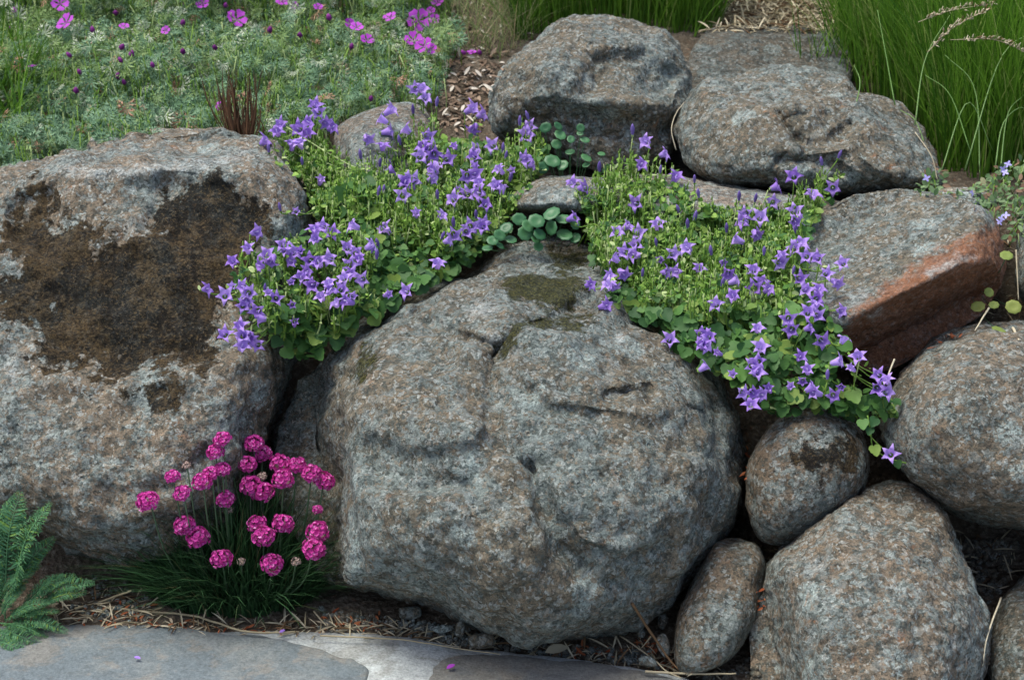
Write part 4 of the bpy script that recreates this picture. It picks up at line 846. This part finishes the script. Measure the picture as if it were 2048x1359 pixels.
# dried brown fan of dead leaves in the cranesbill
def dead_fan():
    D0 = 2.80; root = empty('dead_plant', P(485, 285, D0), 'withered dark brown tuft standing among the cranesbill leaves', 'dead plant')
    for i in range(120):
        bx = rng.uniform(462, 508); tx = bx + (bx - 484) * 0.7 + rng.normal() * 18 - 12; ty = rng.uniform(120, 245); dd = D0 + rng.uniform(-.015, .03)
        a = P(bx, 290, dd); e = P(tx, ty, dd + .01); m = (a + e) / 2 + np.array([(bx - 485) * .0002 + rng.normal() * .005, -.006, 0]); pts = spline([a, m, e], 6)
        w = rng.uniform(.0006, .0015) * np.array([.8, 1, 1, .9, .6, .1]); side = unit(np.array([1, .4 * rng.normal(), .1])); V = np.stack([pts - side * w[:, None], pts + side * w[:, None] + [0, -.0008, 0]], 1).reshape(-1, 3)
        F = [f for k in range(5) for f in ((2 * k, 2 * k + 1, 2 * k + 3), (2 * k, 2 * k + 3, 2 * k + 2))]; link('blade', mesh_np('blade', V, F, M_brown), root)
dead_fan()

# ------------------------------------------------------------------ grasses
def base_on_ground(poly, n):
    q = in_poly(n, poly); out = []
    for a, b in q:
        v = ray_dir(a, b); p = CAM.copy()
        for t in np.linspace(2.3, 5.0, 90):
            p = CAM + t * v
            if p[2] < terrain_z(p[0], p[1]): break
        out.append(p)
    return np.array(out), q
def grass(label, poly, n, hrange, lean_c, spread, mat, w=(.0010, .0021), curl=0.5, feature=(), cat='grass', seg=7, cbase=None, kx=0.0):
    base, q = base_on_ground(poly, n); c = base.mean(0); base[:, 2] -= 0.01
    root = empty('grass_clump', (c[0], c[1], float(terrain_z(c[0], c[1]))), label, cat)
    out = (base - (c if cbase is None else cbase)) * [1, 1, 0]; out = out / (np.abs(out).max() + 1e-6)
    lean = out * kx + np.array(lean_c) + spread * rng.normal(size=(n, 3)) * [1, .7, 0]; lean[:, 2] = 0
    o = link('blades', blades(base, lean, rng.uniform(*hrange, n), rng.uniform(*w, n), seg, mat, curl), root); tag(o, kind='stuff')
    return root
gr = grass('tall fountain of bright green grass beside the long low boulder', [(1665, 150), (1725, 200), (1800, 225), (1850, 290), (1890, 350), (2000, 368), (2200, 380), (2300, 200), (2000, 100), (1680, 90)], 6500, (.20, .46), (.02, -.05, 0), .32, M_grass, kx=.25)
for px in [[(1880, 350), (1935, 205), (1985, 300)], [(2000, 350), (2015, 230), (2048, 190)], [(1990, 340), (2005, 250), (2040, 215), (2060, 230)], [(1850, 290), (1830, 240), (1800, 220)], [(1960, 360), (1950, 180), (1890, 110)], [(1885, 372), (1862, 300), (1820, 262)], [(1930, 340), (2000, 120), (2070, 60)], [(1790, 210), (1770, 100), (1755, 20)], [(1830, 250), (1850, 120), (1900, 30)],
           [(1700, 250), (1720, 170), (1708, 130)], [(1940, 300), (1900, 190), (1850, 150)]]:
    pts = spline([P(a, b, 2.80 + .02 * i) for i, (a, b) in enumerate(px)], 12)
    link('long_blade', mesh_np('long_blade', *tube(pts, np.linspace(.0013, .0005, 12), 4), M_gline), gr)
def seed_head(px, d, root):
    B = Bulk(); pts = spline([P(a, b, d) for a, b in px], 26); B.add(*tube(pts, .0008, 3))
    for p in pts[4:]:
        for _ in range(3): B.scatter(T_bud, (p + rng.normal(size=3) * .002)[None], frames(rand_dirs(1, (.5, 0, .6), .4), np.array([[0, 1.0, 0]])), np.array([[.006, .006, .009]]))
    link('seed_head', B.mesh('seed_head', [M_dry]), root)
seed_head([(1855, 105), (1900, 60), (1975, 18)], 2.78, gr); seed_head([(1835, 45), (1900, 22), (1985, 8)], 2.85, gr); seed_head([(1900, 80), (1990, 80), (2060, 110)], 2.78, gr)
grass('dark green grass tussock rising behind the pitted rounded boulder', [(1030, 90), (1110, 70), (1200, 52), (1330, 72), (1400, 85), (1440, 60), (1440, -30), (1040, -30)], 2600, (.16, .34), (0, -.12, 0), .34, M_grassd, kx=.35)
grass('wispy dry straw-coloured grass between the cranesbill and the pitted boulder', [(880, 90), (960, 120), (1010, 125), (1060, 85), (1080, 10), (900, -40)], 650, (.06, .18), (-.1, -.2, 0), .8, M_wisp, w=(.0006, .0012), kx=.4)
grass('tawny dead grass tuft behind the cranesbill flowers', [(800, 25), (870, 25), (900, -10), (880, -60), (800, -60)], 260, (.05, .14), (-.2, -.2, 0), .6, M_dry, w=(.0008, .0014))
grass('thin green grass blades sprouting in front of the flat-faced slab', [(1590, 180), (1640, 178), (1690, 190), (1700, 160), (1600, 165)], 60, (.08, .22), (0, 0, 0), .25, M_grass, w=(.0014, .0026))
grass('lush deep green grass behind the edge of the squarish boulder', [(-200, 340), (-10, 335), (60, 315), (70, 240), (50, 150), (-200, 120)], 900, (.10, .24), (.05, -.15, 0), .5, M_grassd, w=(.0016, .003))

# ------------------------------------------------------------------ round-leaved pennywort
T_penny = penny(); ME_penny = mesh_np('round_leaf', *T_penny, M_navel); ME_pennyy = mesh_np('round_leaf_yellow', *T_penny, M_yellowleaf)
def penny_plant(label, leaves, dref, base, me=ME_penny, group=None):
    bp = P(*base); root = empty('pennywort_plant', bp, label, 'plant', group)
    for i, (x, y, r) in enumerate(leaves):
        d = float(min(dref + rng.uniform(-.01, .01), hit_depth([x], [y])[0] - .012)); p = P(x, y, d); n = unit(.75 * TOCAM + np.array([0, 0, .55]) + .25 * rng.normal(size=3))
        lf = place('leaf', me, None, p, frames((n + .22 * rng.normal(size=3))[None], rand_dirs(1, (0, 0, 1), .8))[0], (float(r * 1.15 * d * K), float(r * rng.uniform(.9, 1.1) * d * K), float(r * d * K)))
        e = np.array([bp[0] * .35 + p[0] * .65, max(bp[1], p[1]) + .02, min(p[2], bp[2]) - .02])
        lf.parent = link('leaf_stalk', mesh_np('leaf_stalk', *tube(spline([p - n * .003, (p + e) / 2 - n * .006, e], 5), .0006, 4), M_navel), root)
penny_plant('round scalloped green leaves in the dark hollow under the pitted boulder', [(1091, 255, 11), (1117, 252, 10), (1121, 269, 12), (1161, 256, 8), (1160, 266, 7), (1142, 278, 9), (1170, 279, 9), (1113, 288, 10), (1140, 303, 9), (1105, 321, 15), (1173, 315, 11), (1203, 307, 7), (1172, 329, 9), (1213, 337, 10), (1085, 335, 12), (1125, 330, 11)], 2.78, (1140, 345, 2.80))
penny_plant('cluster of round scalloped green leaves below the low pale stone', [(1103, 426, 17), (1127, 437, 14), (1151, 447, 11), (1102, 455, 15), (1129, 468, 16), (1073, 441, 15), (1056, 451, 13), (1051, 466, 14), (1080, 468, 13), (1072, 477, 12), (1077, 493, 9), (1039, 438, 13), (1012, 455, 13), (1000, 470, 12), (1022, 478, 11), (985, 480, 11), (975, 495, 10), (1000, 490, 9), (1150, 475, 12)], 2.60, (1075, 480, 2.66))
penny_plant('yellowing scalloped leaves trailing in the gap past the red-faced boulder', [(2013, 510, 12), (1978, 584, 9), (1956, 612, 13), (1988, 609, 10), (2027, 613, 14), (1999, 660, 14)], 2.42, (2005, 560, 2.50), ME_pennyy)

# ------------------------------------------------------------------ creeping herb on the right
def herb():
    D = idw([(1850, 370, 2.66), (1950, 360, 2.66), (2030, 330, 2.68), (2040, 400, 2.58), (1990, 430, 2.56), (2020, 480, 2.52)])
    root = empty('creeping_herb', P(2000, 420, 2.62), 'small-leaved creeping herb with tiny lilac flowers beside the red-faced boulder', 'plant'); B = Bulk()
    poly = [(1830, 385), (1850, 350), (1880, 340), (1900, 385), (1940, 370), (1990, 340), (2020, 320), (2100, 330), (2100, 480), (2040, 480), (2010, 470), (1985, 430), (1940, 405), (1890, 395)]
    N = 520; q = in_poly(N, poly); d = np.minimum(D(q[:, 0], q[:, 1]) + .05 * rng.random(N), hit_depth(q[:, 0], q[:, 1]) - .006); B.scatter(T_oval, P(q[:, 0], q[:, 1], d), frames(rand_dirs(N, (0, -.4, .8), .5), rand_dirs(N, (0, -.3, .2), .8)), rng.uniform(9, 20, N) * d * K, 0)
    q = in_poly(70, poly); d = np.minimum(D(q[:, 0], q[:, 1]), hit_depth(q[:, 0], q[:, 1]) - .01)
    for p in P(q[:, 0], q[:, 1], d): B.add(*tube([p, p + [rng.normal() * .01, .01, -.035]], .0009, 3), 1)
    o = link('foliage', B.mesh('foliage', [M_small, M_stem]), root); tag(o, kind='stuff')
    f = Bulk()
    for k in range(4): f.scatter(T_oval, np.zeros((1, 3)), frames(np.array([[0, 0, 1.0]]), np.array([[math.cos(k * 1.57), math.sin(k * 1.57), .3]])), np.array([.5]))
    me = f.mesh('lilac_flower', [M_lilac])
    for x, y in [(2016, 328), (2010, 345), (2006, 338), (1944, 386), (2003, 437), (1998, 444), (1853, 356), (2012, 430)]:
        d = float(min(D(x, y)[0] - .01, hit_depth([x], [y])[0] - .012)); place('flower', me, root, P(x, y, d), frames(rand_dirs(1, .8 * TOCAM + [0, 0, .4], .3), rand_dirs(1, (0, 0, 1), .5))[0], float(17 * d * K))
herb()

# ------------------------------------------------------------------ ferny yarrow
def yarrow():
    root = empty('yarrow_plant', G(0, 1240, 0.006), 'ferny blue-green yarrow leaves at the edge of the paving below the squarish boulder', 'plant')
    fr = [((10, 1240), (40, 985)), ((20, 1200), (100, 1005)), ((30, 1160), (72, 1040)), ((30, 1190), (108, 1075)), ((0, 1160), (48, 1090)), ((60, 1205), (125, 1147)), ((75, 1200), (188, 1165)), ((80, 1210), (172, 1183)), ((0, 1230), (50, 1172)), ((10, 1240), (70, 1212)), ((20, 1235), (135, 1263)), ((0, 1262), (88, 1292)), ((-10, 1280), (65, 1308)), ((-5, 1210), (32, 1135)), ((-20, 1240), (15, 1050)), ((35, 1190), (62, 1095)), ((-30, 1180), (20, 1000)), ((-40, 1220), (-5, 1100)), ((20, 1220), (95, 1235)), ((-20, 1150), (30, 1040)), ((10, 1250), (60, 1255)), ((-60, 1250), (-90, 1120)), ((-70, 1260), (-160, 1200)), ((0, 1200), (80, 1130)), ((40, 1215), (150, 1150)), ((30, 1225), (110, 1200)), ((-10, 1230), (30, 1020)), ((15, 1215), (90, 1100)), ((0, 1245), (100, 1275)), ((-20, 1260), (50, 1285)), ((40, 1230), (118, 1222))]
    for i, (a, b) in enumerate(fr):
        d0 = 2.37 - .03 * rng.random(); gb = min(1.0, max(0.0, (1270 - b[1]) / 250)); d1 = 2.33 + .03 * gb; dd = lambda x, y, d: float(min(d, hit_depth([x], [y])[0] - .012))
        A = P(a[0], a[1], dd(a[0], a[1], d0)); E = P(b[0], b[1], dd(b[0], b[1], d1)); L = np.linalg.norm(E - A); m = (A + E) / 2 + np.array([0, -.012, .16 * L]); pts = spline([A, m, E], 40); t = unit(np.gradient(pts, axis=0))
        B = Bulk(); B.add(*tube(pts, np.linspace(.0012, .0004, 40), 3)); nrm = unit(.6 * TOCAM + np.array([0, 0, .7]) + .3 * rng.normal(size=3))
        for k in range(3, 40):
            ln = L * .105 * math.sin(math.pi * (k / 40) ** .8) ** .7 + .002
            for s in (-1, 1):
                sd_ = unit(np.cross(nrm, t[k]) * s + .45 * t[k] + .25 * nrm * rng.normal()); B.scatter(T_hair, pts[k][None], frames((nrm + .3 * rng.normal(size=3))[None], sd_[None]), np.array([ln]))
                for u in (.35, .6, .85):
                    for s2 in (-1, 1): B.scatter(T_hair, (pts[k] + sd_ * ln * u)[None], frames((nrm + .5 * rng.normal(size=3))[None], unit(sd_ + s2 * .9 * t[k])[None]), np.array([ln * .42]))
        link('frond', B.mesh('frond', [M_yarrow]), root)
yarrow()

# ------------------------------------------------------------------ dry stalks, litter, pebbles, fallen petals
def stalk(pts, label, r=.0019, gnd=True, name='dry_stalk'):
    q = []
    for p in pts:
        if len(p) == 2: w = G(p[0], p[1], 0.018)
        else: w = P(p[0], p[1], min(p[2], hit_depth([p[0]], [p[1]])[0] - .003))
        q.append(w)
    s = spline(q, 18); s = s + np.array([[0, 0, .0012 * mnoise.noise(Vector(p * 60))] for p in s])
    o = link(name, mesh_np(name, *tube(s, np.linspace(r, r * .6, 18), 5), M_dry)); tag(o, label, 'stalk'); return o
stalk([(215, 1212), (290, 1222), (370, 1228), (430, 1243), (490, 1262), (560, 1264), (590, 1262)], 'long bent straw stalk lying along the paving edge under the pink thrift', .0021)
stalk([(150, 1217), (200, 1203), (262, 1180, 2.36)], 'grey dry stick propped on the soil between yarrow and thrift', .0022)
stalk([(1264, 1205, 2.22), (1300, 1262, 2.24), (1345, 1325), (1372, 1347)], 'pale straw stalk propped against the foot of the great rounded boulder', .0022)
stalk([(1240, 1270), (1300, 1312), (1335, 1342), (1362, 1354)], 'thin dry stem crossing the soil below the small upright stone', .0013)
stalk([(1290, 1342), (1370, 1346), (1472, 1346)], 'straight straw lying flat in front of the small upright stone', .0019)
stalk([(1302, 1272, 2.28), (1283, 1295)], 'short twig on the soil beside the loose grey stones', .0012)
stalk([(2002, 1195, 2.30), (1975, 1270, 2.28), (1965, 1330, 2.24)], 'bleached straw leaning over the gap by the dark half-buried stone', .0015)
stalk([(2008, 1110, 2.44), (2024, 1158, 2.40)], 'short straw on the shaded soil slope above the dark half-buried stone', .0013)
stalk([(1789, 718, 2.28), (1768, 770, 2.27)], 'pale straw between the red-faced boulder and the rounded grey-tan one', .0014)
stalk([(1978, 615, 2.40), (1950, 660, 2.36)], 'tan straw lying on the crown of the rounded grey-tan boulder', .0016)
stalk([(2032, 500, 2.45), (2037, 600, 2.43)], 'upright dry stem among the yellowing leaves', .0012)
stalk([(2026, 655, 2.38), (2038, 680, 2.35)], 'stubby grey twig on the rounded grey-tan boulder', .0022)
stalk([(560, 1262), (575, 1240)], 'stubby straw at the edge of the thrift clump', .0016)
stalk([(628, 1222), (652, 1250)], 'short straw among the red litter beside the thrift', .0016)
stalk([(1352, 300, 2.70), (1343, 260, 2.70), (1352, 228, 2.72), (1368, 205, 2.74)], 'thin pale grass blade hanging in the gap between the two upper boulders', .0010)
stalk([(1875, 360, 2.66), (1862, 310, 2.66), (1830, 264, 2.68)], 'bleached grass stem bent over the long low boulder', .0011)
stalk([(640, 1270), (800, 1278), (900, 1293), (1000, 1308)], 'thin root along the mortar edge before the great rounded boulder', .0012)

def on_ground(q, d):
    p = P(q[:, 0], q[:, 1], d); return np.abs(p[:, 2] - terrain_z(p[:, 0], p[:, 1])) < .03
def litter(name, label, cat, polys, mat, size, zoff=.004, tpl=T_oval, ground=False):
    B = Bulk()
    for poly, n in polys:
        q = in_poly(n, poly); d = hit_depth(q[:, 0], q[:, 1])
        if ground: ok = on_ground(q, d); q, d = q[ok], d[ok]; n = len(q)
        d = d - zoff; pos = P(q[:, 0], q[:, 1], d)
        B.scatter(tpl, pos, frames(rand_dirs(n, (0, -.2, 1), .35), rand_dirs(n, (0, 0, .1), 1)), rng.uniform(*size, n))
    o = link(name, B.mesh(name, [mat])); tag(o, label, cat, kind='stuff')
litter('leaf_litter', 'scattered rust-red leaf litter along the foot of the boulders', 'leaf litter', [([(640, 1220), (760, 1230), (770, 1262), (640, 1264)], 70), ([(190, 1225), (600, 1262), (560, 1285), (200, 1250)], 75), ([(0, 1300), (45, 1310), (40, 1335), (0, 1335)], 22), ([(1270, 1270), (1350, 1290), (1360, 1350), (1300, 1350)], 60),
       ([(1490, 870), (1500, 880), (1494, 960), (1484, 960)], 12), ([(1060, 1285), (1250, 1290), (1260, 1320), (1080, 1305)], 30), ([(60, 1200), (300, 1200), (300, 1250), (60, 1240)], 40), ([(760, 575), (900, 510), (960, 490), (950, 505), (850, 560), (780, 600)], 60), ([(1850, 690), (1930, 660), (1920, 675), (1860, 700)], 18), ([(1510, 1180), (1535, 1180), (1530, 1215), (1515, 1215)], 10)], M_litter, (.006, .014), tpl=T_narrow)
litter('wood_mulch', 'pale wood chip and bark mulch on the bed between the cranesbill and the pitted boulder', 'mulch', [([(870, 150), (900, 100), (1000, 95), (1010, 140), (980, 200), (960, 260), (880, 255)], 420), ([(880, 100), (1060, 80), (1040, -20), (900, -20)], 200)], M_mulch, (.008, .026), .006, T_narrow)
litter('straw_mulch', 'bleached straw mulch on the slope above the flat-faced slab', 'mulch', [([(1400, 60), (1700, 65), (1760, -40), (1400, -40)], 2600)], M_dry, (.014, .045), .006, (T_narrow[0] * [.35, 1, 1], T_narrow[1]))
litter('dry_grass_litter', 'thin bleached grass litter on the soil along the paving edge', 'litter', [([(100, 1180), (300, 1185), (320, 1250), (80, 1245)], 160), ([(300, 1240), (640, 1245), (640, 1270), (300, 1262)], 110), ([(640, 1235), (1000, 1275), (1000, 1312), (640, 1272)], 130), ([(1000, 1290), (1400, 1300), (1480, 1359), (1250, 1345), (1000, 1315)], 170), ([(1530, 1080), (1560, 1090), (1540, 1150), (1525, 1140)], 20), ([(1900, 1060), (2048, 1070), (2010, 1180), (1950, 1200)], 40), ([(1990, 470), (2040, 480), (2040, 680), (1980, 640)], 40)], M_dry, (.010, .040), .004, (T_narrow[0] * [.28, 1, 1], T_narrow[1]), True)
def gravel():
    B = Bulk(); V, F = ico(2)
    for poly, n, s in [([(1905, 1080), (2040, 1080), (2010, 1180), (1960, 1220), (1935, 1150)], 160, (.003, .008)), ([(640, 1215), (900, 1250), (1100, 1290), (1300, 1300), (1320, 1335), (1000, 1300), (760, 1265), (640, 1262)], 420, (.0015, .006)), ([(180, 1150), (300, 1170), (300, 1245), (130, 1235)], 120, (.0015, .005)), ([(1470, 1330), (1510, 1310), (1520, 1357), (1400, 1357)], 60, (.002, .006))]:
        q = in_poly(n, poly); d = hit_depth(q[:, 0], q[:, 1]); ok = on_ground(q, d); q, d = q[ok], d[ok] - .001; n = len(q); B.scatter((V, F), P(q[:, 0], q[:, 1], d), frames(rand_dirs(n, (0, 0, 1), .6), rand_dirs(n, (0, 1, 0), .6)), rng.uniform(*s, n)[:, None] * rng.uniform(.6, 1.1, (n, 3)))
    me = B.mesh('gravel', [rm(30, .3, .3, 1.0)])
    for nm in ('m_dark', 'm_moss', 'm_red', 'm_pale'): at = me.attributes.new(nm, 'FLOAT', 'POINT'); at.data.foreach_set('value', np.full(len(me.vertices), -200, np.float32))
    o = link('gravel', me); tag(o, 'loose grit and small gravel on the soil under the boulders', 'gravel', kind='stuff')
gravel()
def pebble(x, y, rx, ry, label, seed, val=1.0, ang=0.0):
    an = np.linspace(0, 2 * math.pi, 9)[:-1]; r = random.Random(seed); ca, sa = math.cos(ang), math.sin(ang); q = []
    for t in an:
        u, v = rx * math.cos(t) * r.uniform(.85, 1.15), ry * math.sin(t) * r.uniform(.85, 1.15); q.append((x + u * ca - v * sa, y + u * sa + v * ca))
    d = float(np.linalg.norm((G(x, y + ry, .012) - CAM)) / np.linalg.norm(ray_dir(x, y + ry))); m = min(rx, ry) * d * K
    boulder('stone', q, d + .004, d - .002, m * 1.0, m * 1.1, rm(40 + seed, .4, .15, val), label, 'stone', sub=4, k=2.6, namp=.0015, fine=.0006, seed=40 + seed)
pebble(820, 1224, 26, 14, 'flat tan stone tucked under the great rounded boulder', 1, 1.0)
pebble(885, 1257, 20, 9, 'small pale buff stone in front of the tan one under the great rounded boulder', 2, 1.4)
pebble(921, 1258, 11, 18, 'upright grey-green slate chip under the great rounded boulder', 3, 1.1, .2)
pebble(965, 1280, 28, 18, 'grey-tan stone half sunk in the mortar edge', 4, 1.0)
pebble(1327, 1288, 13, 26, 'pale blue-grey stone beside the small upright stone', 5, 1.5, -.2)
pebble(1325, 1240, 10, 18, 'olive-grey stone in the dark gap behind the pale blue-grey one', 6, .9)
pebble(1295, 1322, 24, 12, 'flat grey stone at the paving edge below the propped straw', 7, 1.1, .3)
pebble(1283, 1263, 9, 13, 'small teal-grey pebble at the foot of the great rounded boulder', 8, 1.0)

def flat_leaf(name, x, y, s, mat, label, cat, z=.016, tpl=T_oval):
    p = G(x, y, z); n = unit(np.array([rng.normal() * .15, -.15, 1])); V = np.vstack([tpl[0], tpl[0] - [0, 0, .03]]); F = np.vstack([tpl[1], tpl[1][:, ::-1] + len(tpl[0])])
    o = place(name, mesh_np(name, V, F, mat), None, p, frames(n[None], rand_dirs(1, (1, 0, 0), .5))[0], s); tag(o, label, cat)
flat_leaf('fallen_leaf', 1090, 1303, .034, M_dry, 'pale dry leaf lying on the mortar in front of the great rounded boulder', 'leaf')
flat_leaf('fallen_petal', 268, 1312, .010, M_violet, 'violet petal fallen on the blue slate flagstone', 'petal', .0165)
flat_leaf('fallen_petal', 893, 1336, .014, M_magenta, 'magenta petal fallen on the brown flagstone', 'petal', .0165)
flat_leaf('fallen_petal', 559, 1264, .010, M_violet, 'violet petal fallen on the bent straw under the thrift', 'petal', .022)
